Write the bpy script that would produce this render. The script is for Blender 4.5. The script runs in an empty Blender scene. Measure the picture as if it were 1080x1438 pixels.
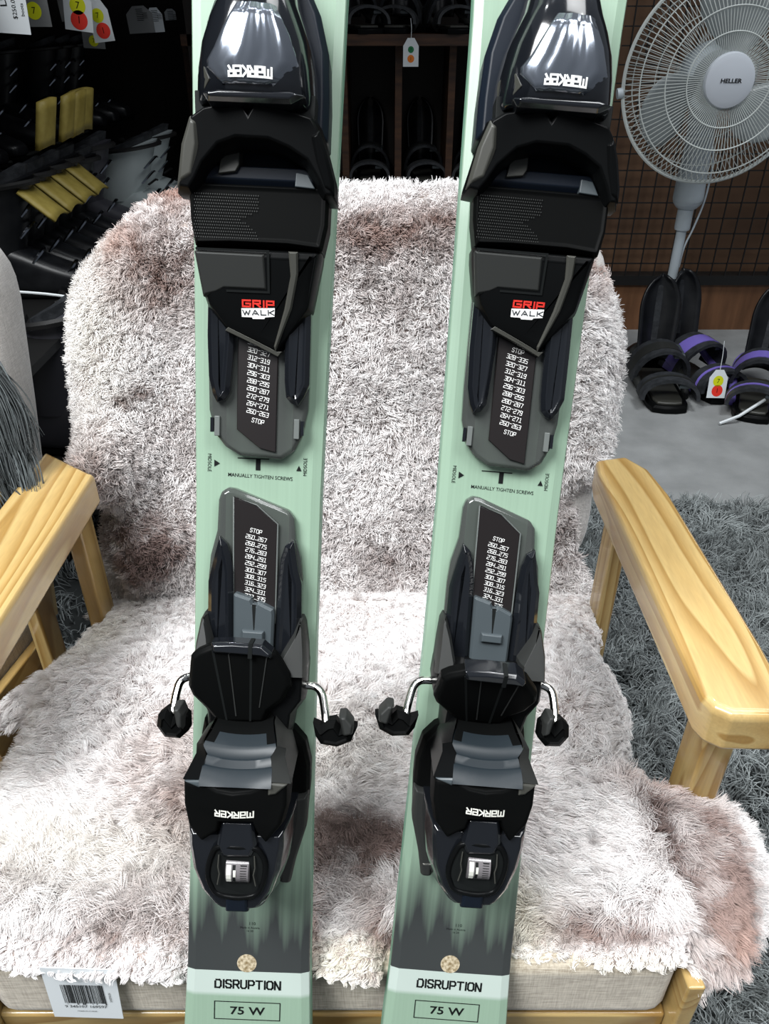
import bpy, bmesh, math, random
import numpy as np
from mathutils import Vector, Matrix, noise
from mathutils.kdtree import KDTree
from mathutils.bvhtree import BVHTree
random.seed(7); RNG = np.random.default_rng(7)
PI = math.pi
scene = bpy.context.scene
COL = scene.collection

# ------------------------------------------------------------------ camera, world, light, exposure
cam_d = bpy.data.cameras.new('camera'); cam = bpy.data.objects.new('camera', cam_d); COL.objects.link(cam)
cam_d.sensor_fit = 'VERTICAL'; cam_d.sensor_height = 24.0; cam_d.lens = 24.0*1080/1438
cam_d.clip_start = 0.02; cam_d.clip_end = 60
cam.location = (0, 0, .95); cam.rotation_euler = (math.radians(90-33), 0, 0)
bpy.context.view_layer.update()
scene.camera = cam
scene.view_settings.view_transform = 'Standard'; scene.view_settings.look = 'None'
scene.view_settings.gamma = 1; scene.view_settings.use_curve_mapping = False
scene.view_settings.exposure = 0.0
w = bpy.data.worlds.new('world'); scene.world = w; w.use_nodes = True
w.node_tree.nodes['Background'].inputs[0].default_value = (.80, .88, 1, 1)
w.node_tree.nodes['Background'].inputs[1].default_value = .16

def area(name, loc, target, size, power, color=(1, 1, 1), sy=None, spread=180):
    d = bpy.data.lights.new(name, 'AREA'); d.energy = power; d.color = color
    d.shape = 'RECTANGLE'; d.size = size; d.size_y = sy or size; d.spread = math.radians(spread)
    o = bpy.data.objects.new(name, d); COL.objects.link(o); o.location = loc
    o.rotation_euler = (Vector(target)-Vector(loc)).to_track_quat('-Z', 'Y').to_euler()
    return o
area('ceiling_or_fill_light', (-.95, -.35, 2.45), (-.05, .50, .5), 1.1, 22.5, (.97, .99, 1), spread=75)
area('ceiling_or_fill_light', (.7, .5, 2.6), (.1, .5, .4), .7, 2.0, (.97, .99, 1), spread=75)
area('ceiling_or_fill_light', (.95, -.35, 2.5), (.15, .35, .4), .9, 6.5, (.97, .99, 1), spread=80)  # added fill lamp, right front, to brighten the right lobe of the fleece
# shop spotlights: small and bright, they make the sparkle on the chrome and gloss
for lx, ly in ((-.55, .75), (-.2, .8), (.15, .8), (.5, .75), (-.4, 1.35), (.0, 1.4), (.4, 1.35)):
    area('ceiling_downlight', (lx, ly, 2.45), (lx*.5, .5, .4), .038, .7, (.93, .97, 1), spread=110)
area('aisle_ceiling_light', (1.25, 1.6, 2.5), (1.15, 1.8, 0), .6, 9, (.95, .98, 1), spread=110)

# ------------------------------------------------------------------ helpers
def tag(o, label=None, cat=None, group=None, kind=None):
    if label: o['label'] = label
    if cat: o['category'] = cat
    if group: o['group'] = group
    if kind: o['kind'] = kind
    return o
def empty(name, loc=(0, 0, 0), rz=0, label=None, cat=None, group=None):
    o = bpy.data.objects.new(name, None); COL.objects.link(o); o.location = loc; o.rotation_euler = (0, 0, rz)
    o.empty_display_size = .02
    return tag(o, label, cat, group)
def kids(o): return [c for c in bpy.data.objects if c.parent == o]
def copy_tree(o, parent=None):
    ch = kids(o); c = o.copy(); COL.objects.link(c); c.parent = parent
    for k in ch: copy_tree(k, c)
    return c
def srgb(r, g, b):
    f = lambda x: (x/255/12.92) if x/255 <= .04045 else ((x/255+.055)/1.055)**2.4
    return (f(r), f(g), f(b), 1)
def mat(name, col, rough=.5, metal=0, coat=0, alpha=1, trans=0, emis=None, spec=.5, sheen=0):
    m = bpy.data.materials.new(name); m.use_nodes = True
    p = m.node_tree.nodes['Principled BSDF']
    p.inputs['Base Color'].default_value = col if len(col) == 4 else (*col, 1)
    p.inputs['Roughness'].default_value = rough; p.inputs['Metallic'].default_value = metal
    p.inputs['Coat Weight'].default_value = coat; p.inputs['Coat Roughness'].default_value = .06
    p.inputs['Alpha'].default_value = alpha; p.inputs['Transmission Weight'].default_value = trans
    p.inputs['Specular IOR Level'].default_value = spec; p.inputs['Sheen Weight'].default_value = sheen
    return m
def N(m, t, **kw):
    n = m.node_tree.nodes.new(t)
    for k, v in kw.items(): setattr(n, k, v)
    return n
def LK(m, a, b): m.node_tree.links.new(a, b)
def noisy(m, c1, c2, scale=20, detail=4, stretch=(1, 1, 1), bump=0, bscale=None, rough=None, lo=.35, hi=.65):
    """procedural two-tone noise + bump on a principled material"""
    p = m.node_tree.nodes['Principled BSDF']
    tc = N(m, 'ShaderNodeTexCoord'); mp = N(m, 'ShaderNodeMapping'); mp.inputs['Scale'].default_value = stretch
    LK(m, tc.outputs['Object'], mp.inputs['Vector'])
    nz = N(m, 'ShaderNodeTexNoise'); nz.inputs['Scale'].default_value = scale; nz.inputs['Detail'].default_value = detail
    LK(m, mp.outputs[0], nz.inputs['Vector'])
    cr = N(m, 'ShaderNodeValToRGB'); cr.color_ramp.elements[0].color = c1; cr.color_ramp.elements[1].color = c2
    cr.color_ramp.elements[0].position = lo; cr.color_ramp.elements[1].position = hi
    LK(m, nz.outputs['Fac'], cr.inputs[0]); LK(m, cr.outputs[0], p.inputs['Base Color'])
    if bump:
        n2 = N(m, 'ShaderNodeTexNoise'); n2.inputs['Scale'].default_value = bscale or scale*3; n2.inputs['Detail'].default_value = 3
        LK(m, mp.outputs[0], n2.inputs['Vector'])
        b = N(m, 'ShaderNodeBump'); b.inputs['Strength'].default_value = bump; b.inputs['Distance'].default_value = .002
        LK(m, n2.outputs['Fac'], b.inputs['Height']); LK(m, b.outputs[0], p.inputs['Normal'])
    return m
def mesh_obj(name, V, F, m, parent=None, smooth=False, bevel=0, seg=2, scale=1.0):
    me = bpy.data.meshes.new(name); me.from_pydata([tuple(c*scale for c in v) for v in V], [], F); me.update()
    bm = bmesh.new(); bm.from_mesh(me); bmesh.ops.remove_doubles(bm, verts=bm.verts, dist=1e-6)
    bmesh.ops.recalc_face_normals(bm, faces=bm.faces); bm.to_mesh(me); bm.free()
    me.materials.append(m)
    o = bpy.data.objects.new(name, me); COL.objects.link(o)
    if parent: o.parent = parent
    if smooth or bevel:
        for p in me.polygons: p.use_smooth = True
        if smooth and not bevel:
            me.set_sharp_from_angle(angle=math.radians(50))
    if bevel:
        b = o.modifiers.new('b', 'BEVEL'); b.width = bevel*scale; b.segments = seg; b.limit_method = 'ANGLE'
        b.angle_limit = math.radians(22); b.harden_normals = True; b.use_clamp_overlap = True
    return o
def offset(poly, d):
    n = len(poly); out = []
    A = sum(poly[i][0]*poly[(i+1) % n][1]-poly[(i+1) % n][0]*poly[i][1] for i in range(n))
    sg = 1 if A > 0 else -1
    for i in range(n):
        a, b, c = Vector(poly[i-1][:2]), Vector(poly[i][:2]), Vector(poly[(i+1) % n][:2])
        e1 = (b-a).normalized(); e2 = (c-b).normalized()
        n1 = Vector((-e1.y, e1.x))*sg; n2 = Vector((-e2.y, e2.x))*sg
        k = (n1+n2); L = max(.35, k.length_squared/2)
        k = k/L; out.append((b.x+k.x*d, b.y+k.y*d))
    return out
MM = .001
def crown(name, poly, levels, m, parent=None, bevel=.6, scale=MM, smooth=False, seg=2):
    """closed solid from an outline (x, y): levels = [(inset, height or f(x, y)), ...] from base to cap"""
    V = []; F = []; n = len(poly)
    for ins, h in levels:
        r = offset(poly, ins) if ins else [q[:2] for q in poly]
        for x, y in r: V.append((x, y, h(x, y) if callable(h) else h))
    for k in range(len(levels)-1):
        for i in range(n):
            j = (i+1) % n; F.append((k*n+i, k*n+j, (k+1)*n+j, (k+1)*n+i))
    F.append(tuple(range(n))[::-1]); F.append(tuple((len(levels)-1)*n+i for i in range(n)))
    return mesh_obj(name, V, F, m, parent, bevel=bevel, scale=scale, smooth=smooth, seg=seg)
def loft(name, rings, m, parent=None, scale=MM, smooth=True, bevel=0, closed=True, caps=True, subd=0):
    n = len(rings[0]); V = [p for r in rings for p in r]; F = []
    for k in range(len(rings)-1):
        for i in range(n if closed else n-1):
            j = (i+1) % n; F.append((k*n+i, k*n+j, (k+1)*n+j, (k+1)*n+i))
    if caps and closed: F.append(tuple(range(n))[::-1]); F.append(tuple((len(rings)-1)*n+i for i in range(n)))
    o = mesh_obj(name, V, F, m, parent, smooth=smooth, bevel=bevel, scale=scale)
    if subd:
        s = o.modifiers.new('s', 'SUBSURF'); s.levels = subd; s.render_levels = subd
    return o
def box(name, lo, hi, m, parent=None, bevel=0, scale=1.0, rot=None, loc=None):
    V = [(x, y, z) for x in (lo[0], hi[0]) for y in (lo[1], hi[1]) for z in (lo[2], hi[2])]
    F = [(0, 1, 3, 2), (4, 6, 7, 5), (0, 4, 5, 1), (2, 3, 7, 6), (0, 2, 6, 4), (1, 5, 7, 3)]
    o = mesh_obj(name, V, F, m, parent, bevel=bevel, scale=scale)
    if rot: o.rotation_euler = rot
    if loc: o.location = loc
    return o
def tube_geo(pts, r, seg=10, closed=False):
    pts = [Vector(p) for p in pts]; V = []; F = []; n = len(pts)
    up = None
    for i, p in enumerate(pts):
        a = pts[i-1] if (i or closed) else p; b = pts[(i+1) % n] if (i < n-1 or closed) else p
        d = (b-a).normalized()
        if up is None: up = d.orthogonal().normalized()
        up = (up-d*up.dot(d)).normalized(); sd = d.cross(up)
        rr = r[i] if hasattr(r, '__len__') else r
        for k in range(seg):
            t = 2*PI*k/seg; V.append(tuple(p+(up*math.cos(t)+sd*math.sin(t))*rr))
    for i in range(n if closed else n-1):
        for k in range(seg):
            a = i*seg+k; b = i*seg+(k+1) % seg; i2 = (i+1) % n
            F.append((a, b, i2*seg+(k+1) % seg, i2*seg+k))
    if not closed: F.append(tuple(range(seg))[::-1]); F.append(tuple((n-1)*seg+k for k in range(seg)))
    return V, F
def smooth_path(pts, n=6):
    P = [Vector(p) for p in pts]; out = []
    for i in range(len(P)-1):
        p0 = P[max(i-1, 0)]; p1 = P[i]; p2 = P[i+1]; p3 = P[min(i+2, len(P)-1)]
        for k in range(n):
            t = k/n
            out.append(.5*((2*p1)+(p2-p0)*t+(2*p0-5*p1+4*p2-p3)*t*t+(3*p1-p0-3*p2+p3)*t**3))
    out.append(P[-1]); return out
def tube(name, pts, r, m, parent=None, seg=10, scale=1.0, closed=False, curved=0):
    if curved:
        if hasattr(r, '__len__'): r = list(np.interp(np.linspace(0, len(pts)-1, (len(pts)-1)*curved+1), range(len(pts)), r))
        pts = smooth_path(pts, curved)
    V, F = tube_geo(pts, r, seg, closed)
    return mesh_obj(name, V, F, m, parent, smooth=True, scale=scale)
def geo_join(parts):
    V = []; F = []
    for v, f in parts:
        k = len(V); V += list(v); F += [tuple(i+k for i in q) for q in f]
    return V, F
def box_geo(lo, hi):
    V = [(x, y, z) for x in (lo[0], hi[0]) for y in (lo[1], hi[1]) for z in (lo[2], hi[2])]
    return V, [(0, 1, 3, 2), (4, 6, 7, 5), (0, 4, 5, 1), (2, 3, 7, 6), (0, 2, 6, 4), (1, 5, 7, 3)]
def text_geo(items, extrude=.06):
    """items: (string, size, x, y, rot, xscale, bold) -> flat mesh data in the xy plane, text centred on x, y"""
    V = []; F = []
    for s, size, x, y, rot, xs, bold in items:
        c = bpy.data.curves.new('t', 'FONT'); c.body = s; c.size = size; c.align_x = 'CENTER'; c.align_y = 'CENTER'
        c.offset = bold*size; c.resolution_u = 2
        o = bpy.data.objects.new('t', c); COL.objects.link(o)
        me = bpy.data.meshes.new_from_object(o)
        k = len(V); cs, sn = math.cos(rot), math.sin(rot)
        for v in me.vertices:
            vx, vy = v.co.x*xs, v.co.y
            V.append((x+vx*cs-vy*sn, y+vx*sn+vy*cs, 0))
        F += [tuple(i+k for i in p.vertices) for p in me.polygons]
        bpy.data.objects.remove(o); bpy.data.curves.remove(c); bpy.data.meshes.remove(me)
    return V, F
STROKES = {  # squared stroke lettering, on a 1 x 1.4 cell
 '0': [[(0, 0), (1, 0), (1, 1.4), (0, 1.4), (0, 0)]], '1': [[(.2, 1.4), (.6, 1.4), (.6, 0)], [(.1, 0), (1, 0)]], '2': [[(0, 1.4), (1, 1.4), (1, .75), (0, .6), (0, 0), (1, 0)]],
 '3': [[(0, 1.4), (1, 1.4), (1, 0), (0, 0)], [(.3, .7), (1, .7)]], '4': [[(0, 1.4), (0, .6), (1, .6)], [(1, 1.4), (1, 0)]], '5': [[(1, 1.4), (0, 1.4), (0, .75), (1, .75), (1, 0), (0, 0)]],
 '6': [[(1, 1.4), (0, 1.4), (0, 0), (1, 0), (1, .7), (0, .7)]], '7': [[(0, 1.4), (1, 1.4), (.5, 0)]], '8': [[(0, 0), (1, 0), (1, 1.4), (0, 1.4), (0, 0)], [(0, .7), (1, .7)]],
 '9': [[(0, 0), (1, 0), (1, 1.4), (0, 1.4), (0, .7), (1, .7)]], '-': [[(.1, 1.15), (.9, 1.15)]], '_': [[(.1, .1), (.9, .1)]],
 'M': [[(0, 0), (0, 1.4), (1.3, 1.4), (1.3, 0)], [(.65, 1.4), (.65, .35)]], 'A': [[(0, 1.4), (1, 1.4), (1, 0), (0, 0), (0, .75), (1, .75)]], 'R': [[(0, 0), (0, 1.4), (1, 1.4), (1, .75), (.25, .75)], [(.45, .7), (1, 0)]],
 'K': [[(0, 0), (0, 1.4)], [(1, 1.4), (.2, .7), (1, 0)]], 'E': [[(1, 0), (0, 0), (0, 1.4), (1, 1.4), (1, .7), (0, .7)]], 'G': [[(1.1, 1.4), (0, 1.4), (0, 0), (1.1, 0), (1.1, .7), (.5, .7)]],
 'I': [[(.1, 0), (.1, 1.4)]], 'P': [[(0, 0), (0, 1.4), (1, 1.4), (1, .6), (.2, .6)]], 'D': [[(0, 0), (0, 1.1)], [(.2, 1.4), (.8, 1.4), (1.05, 1.1), (1.05, .3), (.8, 0), (.25, 0)]],
 'S': [[(1, 1.15), (.8, 1.4), (.2, 1.4), (0, 1.15), (.1, .8), (.9, .6), (1, .3), (.8, 0), (.2, 0), (0, .25)]], 'r': [[(0, 0), (0, 1.4), (.75, 1.4), (1, 1.15), (1, .85), (.8, .65), (.25, .65)], [(.55, .6), (1, 0)]],
 'U': [[(0, 1.4), (0, .25), (.25, 0), (.75, 0), (1, .25), (1, 1.4)]], 'p': [[(0, 0), (0, 1.4), (.75, 1.4), (1, 1.15), (1, .8), (.8, .6), (.25, .6)]], 'T': [[(0, 1.4), (1.1, 1.4)], [(.55, 1.15), (.55, 0)]],
 'O': [[(.25, 0), (0, .25), (0, 1.15), (.25, 1.4)], [(.45, 1.4), (.8, 1.4), (1.05, 1.15), (1.05, .25), (.8, 0), (.5, 0)]], 'N': [[(0, 0), (0, 1.4), (.85, 0)], [(1, 0), (1, 1.4)]], ' ': [],
 'X': [[(0, 0), (1, 1.4)], [(0, 1.4), (1, 0)]], 'C': [[(1, 1.4), (0, 1.4), (0, 0), (1, 0)]], 'W': [[(0, 1.4), (.35, 0), (.65, 1.1), (.95, 0), (1.3, 1.4)]], 'L': [[(0, 1.4), (0, 0), (.9, 0)]], 'a': [[(0, 0), (.5, 1.4), (1.1, 0)], [(.4, .35), (.8, .35)]]}
def stroke_geo(items):
    """items: (string, cap height, x, y, rot, xscale, stroke width as a share of the height)"""
    V = []; F = []
    for s, size, cx, cy, rot, xs, wt in items:
        u = size/1.4; pos = 0; lines = []
        for ch in s:
            st = STROKES[ch]; wd = max([p[0] for q in st for p in q], default=.6)
            for q in st: lines.append([((x+pos), y) for x, y in q])
            pos += wd+.42
        pos -= .42; hw = wt*size/2; cs, sn = math.cos(rot), math.sin(rot)
        for q in lines:
            pts = [Vector(((x-pos/2)*u*xs, (y-.7)*u)) for x, y in q]
            for a, b in zip(pts, pts[1:]):
                d = (b-a); 
                if d.length < 1e-9: continue
                d.normalize(); n_ = Vector((-d.y, d.x))*hw; a2 = a-d*hw*.95; b2 = b+d*hw*.95; k = len(V)
                for c in (a2-n_, b2-n_, b2+n_, a2+n_): V.append((cx+c.x*cs-c.y*sn, cy+c.x*sn+c.y*cs, 0))
                F.append((k, k+1, k+2, k+3))
    return V, F
def stroke_lettering(name, items, h, m, parent, scale=MM):
    V, F = stroke_geo(items)
    V = [(x, y, (h(x, y) if callable(h) else h)+i*1e-5) for i, (x, y, z) in enumerate(V)]
    me = bpy.data.meshes.new(name); me.from_pydata([tuple(c*scale for c in v) for v in V], [], F); me.update()
    me.materials.append(m); o = bpy.data.objects.new(name, me); COL.objects.link(o); o.parent = parent
    return o
def lettering(name, items, h, m, parent, scale=MM, tilt=None):
    V, F = text_geo(items)
    V = [(x, y, h(x, y) if callable(h) else h) for x, y, z in V]
    me = bpy.data.meshes.new(name); me.from_pydata([tuple(c*scale for c in v) for v in V], [], F); me.update()
    me.materials.append(m); o = bpy.data.objects.new(name, me); COL.objects.link(o); o.parent = parent
    return o

# ------------------------------------------------------------------ materials
M = {}
M['black_satin'] = mat('black_satin_plastic', (.0035, .0038, .004), .30, spec=.07)
M['black_matte'] = mat('black_matte_plastic', (.0028, .003, .003), .46, spec=.03)
M['black_gloss'] = mat('black_gloss_plastic', (.006, .007, .009), .12, coat=.6)
M['navy_black'] = mat('blue_black_plastic', (.005, .008, .014), .42, spec=.16)
M['mirror'] = mat('dark_chrome', (.27, .29, .33), .18, metal=1)
M['silver_cover'] = mat('smoked_silver_cover', (.16, .18, .215), .17, metal=.75, coat=1)
M['grey_plastic'] = mat('grey_plastic', (.045, .056, .062), .42)
M['dark_grey'] = mat('dark_grey_plastic', (.020, .021, .020), .5, spec=.25)
M['cup_grey'] = mat('blue_grey_plastic', (.011, .016, .020), .4, spec=.3)
M['olive_grey'] = mat('warm_dark_grey_plastic', (.040, .040, .034), .45)
M['steel'] = mat('polished_steel', (.75, .74, .70), .12, metal=1)
M['smoke'] = mat('smoked_clear_plastic', (.055, .06, .056), .14, alpha=.78, coat=.5)
M['smoke_edge'] = mat('smoked_plastic_edge', (.11, .12, .115), .2)
M['scale'] = mat('scale_plate_brown_black', (.010, .008, .008), .3)
M['white_ink'] = mat('white_print', (.75, .75, .73), .5)
M['silver_ink'] = mat('silver_print', (.55, .55, .5), .4)
M['black_ink'] = mat('black_print', (.006, .007, .007), .6, spec=.12)
M['red_ink'] = mat('red_print', srgb(205, 45, 35), .5)
M['white_plastic'] = mat('white_plastic', (.62, .66, .72), .35)
M['fan_white'] = mat('fan_white_plastic', (.50, .56, .60), .35)
M['fan_cage'] = mat('fan_cage_paint', (.60, .64, .62), .35)
M['fan_blade'] = mat('fan_blade_translucent', (.40, .44, .45), .3, alpha=.75)
M['card'] = mat('white_card', (.72, .76, .78), .6)
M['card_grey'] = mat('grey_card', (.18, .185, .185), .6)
M['yellow_dot'] = mat('yellow_sticker', srgb(215, 220, 20), .5)
M['red_dot'] = mat('red_sticker', srgb(235, 55, 40), .5)
M['green_dot'] = mat('green_sticker', srgb(25, 120, 70), .5)
M['orange_dot'] = mat('orange_sticker', srgb(230, 125, 35), .5)
M['gold'] = noisy(mat('gold_plastic', (.3, .25, .08), .5), srgb(150, 132, 60), srgb(176, 158, 82), 30)
M['boot_black'] = noisy(mat('boot_shell_black', (.01, .01, .01), .35), (.004, .0045, .006, 1), (.010, .011, .013, 1), 25)
M['boot_white'] = mat('boot_shell_white', (.50, .56, .56), .4)
M['boot_grey'] = mat('boot_shell_charcoal', (.045, .045, .055), .45)
M['purple'] = mat('purple_plastic', srgb(120, 105, 190), .3)
M['strap'] = noisy(mat('padded_strap', (.02, .02, .022), .6), (.012, .014, .017, 1), (.03, .033, .038, 1), 60, bump=.3)
M['wire_black'] = mat('black_wire', (.008, .008, .008), .5)
M['shelf_wood'] = noisy(mat('shelf_wood', (.1, .05, .02), .5), srgb(50, 32, 22), srgb(80, 52, 32), 8, stretch=(1, 8, 8))
M['panel_wood'] = noisy(mat('panel_wood', (.1, .06, .03), .55), srgb(98, 66, 42), srgb(122, 84, 56), 6, stretch=(6, 6, .8))
M['wall_dark'] = noisy(mat('dark_wall_panel', (.03, .02, .015), .6), (.014, .010, .008, 1), (.02, .014, .011, 1), 5)
M['carpet'] = noisy(mat('grey_carpet', (.2, .2, .2), .95), srgb(128, 130, 130), srgb(146, 148, 148), 9, 6, bump=.4, bscale=350)
M['rug_base'] = mat('dark_rug_backing', (.03, .034, .034), .95)

def wood_mat(name, axis, c=((182, 151, 95), (158, 123, 67), (192, 165, 110)), coat=.5):
    m = mat(name, (.6, .4, .2), .28, coat=coat)
    p = m.node_tree.nodes['Principled BSDF']
    tc = N(m, 'ShaderNodeTexCoord'); mp = N(m, 'ShaderNodeMapping')
    sc = [9, 9, 9]; sc[axis] = .9; mp.inputs['Scale'].default_value = sc
    LK(m, tc.outputs['Object'], mp.inputs['Vector'])
    nz = N(m, 'ShaderNodeTexNoise'); nz.inputs['Scale'].default_value = 1.6; nz.inputs['Detail'].default_value = 1.5; nz.inputs['Distortion'].default_value = .4
    LK(m, mp.outputs[0], nz.inputs['Vector'])
    mu = N(m, 'ShaderNodeMath', operation='MULTIPLY'); mu.inputs[1].default_value = 13
    LK(m, nz.outputs['Fac'], mu.inputs[0])
    fr = N(m, 'ShaderNodeMath', operation='FRACT'); LK(m, mu.outputs[0], fr.inputs[0])
    cr = N(m, 'ShaderNodeValToRGB'); e = cr.color_ramp.elements
    e[0].color = srgb(*c[1]); e[0].position = 0; e[1].color = srgb(*c[0]); e[1].position = .4
    k = e.new(.9); k.color = srgb(*c[2]); k = e.new(1.0); k.color = srgb(*c[1])
    LK(m, fr.outputs[0], cr.inputs[0])
    f = N(m, 'ShaderNodeTexNoise'); f.inputs['Scale'].default_value = 60; f.inputs['Detail'].default_value = 2
    LK(m, mp.outputs[0], f.inputs['Vector'])
    mx = N(m, 'ShaderNodeMix', data_type='RGBA', blend_type='MULTIPLY'); mx.inputs[0].default_value = .3
    LK(m, cr.outputs[0], mx.inputs[6]); LK(m, f.outputs['Fac'], mx.inputs[7])
    LK(m, mx.outputs[2], p.inputs['Base Color'])
    return m
M['wood_y'] = wood_mat('varnished_rubberwood_arm', 1)
M['wood_z'] = wood_mat('varnished_rubberwood_post', 2)
M['wood_x'] = wood_mat('varnished_rubberwood_rail', 0)

def linen(name, a, b):
    m = mat(name, a, .9, sheen=.3); p = m.node_tree.nodes['Principled BSDF']
    tc = N(m, 'ShaderNodeTexCoord')
    outs = []
    for sc in ((900, 900, 60), (90, 900, 900), (60, 60, 900)):
        mp = N(m, 'ShaderNodeMapping'); mp.inputs['Scale'].default_value = sc; LK(m, tc.outputs['Object'], mp.inputs['Vector'])
        nz = N(m, 'ShaderNodeTexNoise'); nz.inputs['Scale'].default_value = 1; nz.inputs['Detail'].default_value = 2; LK(m, mp.outputs[0], nz.inputs['Vector']); outs.append(nz.outputs['Fac'])
    ad = N(m, 'ShaderNodeMath', operation='ADD'); LK(m, outs[0], ad.inputs[0]); LK(m, outs[1], ad.inputs[1])
    a2 = N(m, 'ShaderNodeMath', operation='ADD'); LK(m, ad.outputs[0], a2.inputs[0]); LK(m, outs[2], a2.inputs[1])
    dv = N(m, 'ShaderNodeMath', operation='DIVIDE'); dv.inputs[1].default_value = 3; LK(m, a2.outputs[0], dv.inputs[0])
    cr = N(m, 'ShaderNodeValToRGB'); cr.color_ramp.elements[0].color = a; cr.color_ramp.elements[1].color = b
    cr.color_ramp.elements[0].position = .4; cr.color_ramp.elements[1].position = .6
    LK(m, dv.outputs[0], cr.inputs[0]); LK(m, cr.outputs[0], p.inputs['Base Color'])
    bp = N(m, 'ShaderNodeBump'); bp.inputs['Strength'].default_value = .4; bp.inputs['Distance'].default_value = .001
    LK(m, dv.outputs[0], bp.inputs['Height']); LK(m, bp.outputs[0], p.inputs['Normal'])
    return m
M['linen'] = linen('beige_linen', srgb(150, 138, 120), srgb(196, 186, 168))
M['linen_grey'] = linen('grey_linen', srgb(164, 160, 156), srgb(200, 196, 192))

def ski_mat():
    """top sheet: mint, running out in brush streaks into a charcoal band, then a pale band, then mint again (y = along the ski)"""
    m = mat('mint_ski_topsheet', (.4, .6, .5), .38, coat=.1, spec=.35); p = m.node_tree.nodes['Principled BSDF']
    tc = N(m, 'ShaderNodeTexCoord'); sx = N(m, 'ShaderNodeSeparateXYZ'); LK(m, tc.outputs['Object'], sx.inputs[0])
    def mth(op, a, b=None, cl=False):
        n = N(m, 'ShaderNodeMath', operation=op); n.use_clamp = cl
        for i, v in enumerate((a, b)):
            if v is None: continue
            if isinstance(v, (int, float)): n.inputs[i].default_value = v
            else: LK(m, v, n.inputs[i])
        return n.outputs[0]
    def mix(f, a, b):
        n = N(m, 'ShaderNodeMix', data_type='RGBA')
        LK(m, f, n.inputs[0])
        for i, v in ((6, a), (7, b)):
            if isinstance(v, tuple): n.inputs[i].default_value = v
            else: LK(m, v, n.inputs[i])
        return n.outputs[2]
    y = sx.outputs['Y']
    mp = N(m, 'ShaderNodeMapping'); mp.inputs['Scale'].default_value = (100, 3, 1); LK(m, tc.outputs['Object'], mp.inputs['Vector'])
    nz = N(m, 'ShaderNodeTexNoise'); nz.inputs['Scale'].default_value = 1; nz.inputs['Detail'].default_value = 3; LK(m, mp.outputs[0], nz.inputs['Vector'])
    streak = mth('MULTIPLY', mth('SUBTRACT', nz.outputs['Fac'], .5), .11)
    mp2 = N(m, 'ShaderNodeMapping'); mp2.inputs['Scale'].default_value = (700, 4, 1); LK(m, tc.outputs['Object'], mp2.inputs['Vector'])
    fz = N(m, 'ShaderNodeTexNoise'); fz.inputs['Scale'].default_value = 1; LK(m, mp2.outputs[0], fz.inputs['Vector'])
    mint = mix(fz.outputs['Fac'], srgb(123, 145, 127), srgb(132, 155, 136))
    # dark amount: 1 below y=.05, 0 above ~.13, edge broken by streaks
    d = mth('DIVIDE', mth('SUBTRACT', .113, mth('SUBTRACT', y, streak)), .055, True)
    dark = mix(d, mint, srgb(52, 55, 55))
    pale = mix(mth('DIVIDE', mth('SUBTRACT', .018, y), .003, True), srgb(170, 182, 175), mint)
    col = mix(mth('LESS_THAN', y, .033), dark, pale)
    LK(m, col, p.inputs['Base Color'])
    return m
M['ski'] = ski_mat()
M['ski_side'] = mat('ski_sidewall', srgb(110, 150, 128), .4)
M['ski_base'] = mat('ski_base', (.02, .02, .02), .4)

# ------------------------------------------------------------------ the setting
def quad_structure(name, V, m):
    o = mesh_obj(name, V, [(0, 1, 2, 3)], m); o['kind'] = 'structure'; return o
o = box('floor', (-3, -1.5, -.05), (3.2, 3.4, 0), M['carpet']); o['kind'] = 'structure'
o = box('wall_back', (-3, 3.12, 0), (3.2, 3.2, 2.7), M['wall_dark']); o['kind'] = 'structure'
o = box('wall_left', (-1.75, -1.5, 0), (-1.65, 3.12, 2.7), M['wall_dark']); o['kind'] = 'structure'
def smooth_poly_(P, n):
    out = []; L = len(P)
    for i in range(L):
        p0, p1, p2, p3 = (Vector(P[(i+k-1) % L]) for k in range(4))
        for k in range(n):
            t = k/n; q = .5*((2*p1)+(p2-p0)*t+(2*p0-5*p1+4*p2-p3)*t*t+(3*p1-p0-3*p2+p3)*t**3); out.append((q.x, q.y))
    return out
# ------------------------------------------------------------------ skis with bindings (local frame: x across, y along towards the tip, z off the top sheet; mm in the tables)
def basis(o, B, t, s, n):
    m = Matrix((t, s, n)).transposed().to_4x4(); m.translation = Vector(B); o.matrix_world = m
ski = empty('ski', label='left mint green ski with black binding, reading DISRUPTION 75 W near its tail', cat='ski', group='pair of mint green skis')
basis(ski, (-.08721, .2343, .41478), (.99903, -.01853, -.04002), (.04411, .4198, .90654), (0, -.90743, .42021))
def lerp_tab(tab, x):
    for (a, u), (b, v) in zip(tab, tab[1:]):
        if x <= b: return u+(v-u)*(x-a)/(b-a)
    return tab[-1][1]
WID = [(-457, 20), (-450, 44), (-420, 52), (-320, 50), (-150, 44.5), (0, 40), (35, 38.6), (154, 36.8), (250, 36), (333, 36), (412, 37.3), (500, 39), (600, 41), (750, 48), (880, 57), (950, 56), (1000, 46), (1030, 30), (1045, 12)]
rings = []
ys = [-457, -454, -448, -435, -420, -370, -320, -240, -150, -70, 0, 35, 90, 154, 200, 250, 290, 333, 370, 412, 460, 500, 550, 600, 680, 750, 820, 880, 915, 950, 975, 1000, 1015, 1030, 1039, 1045]
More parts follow.
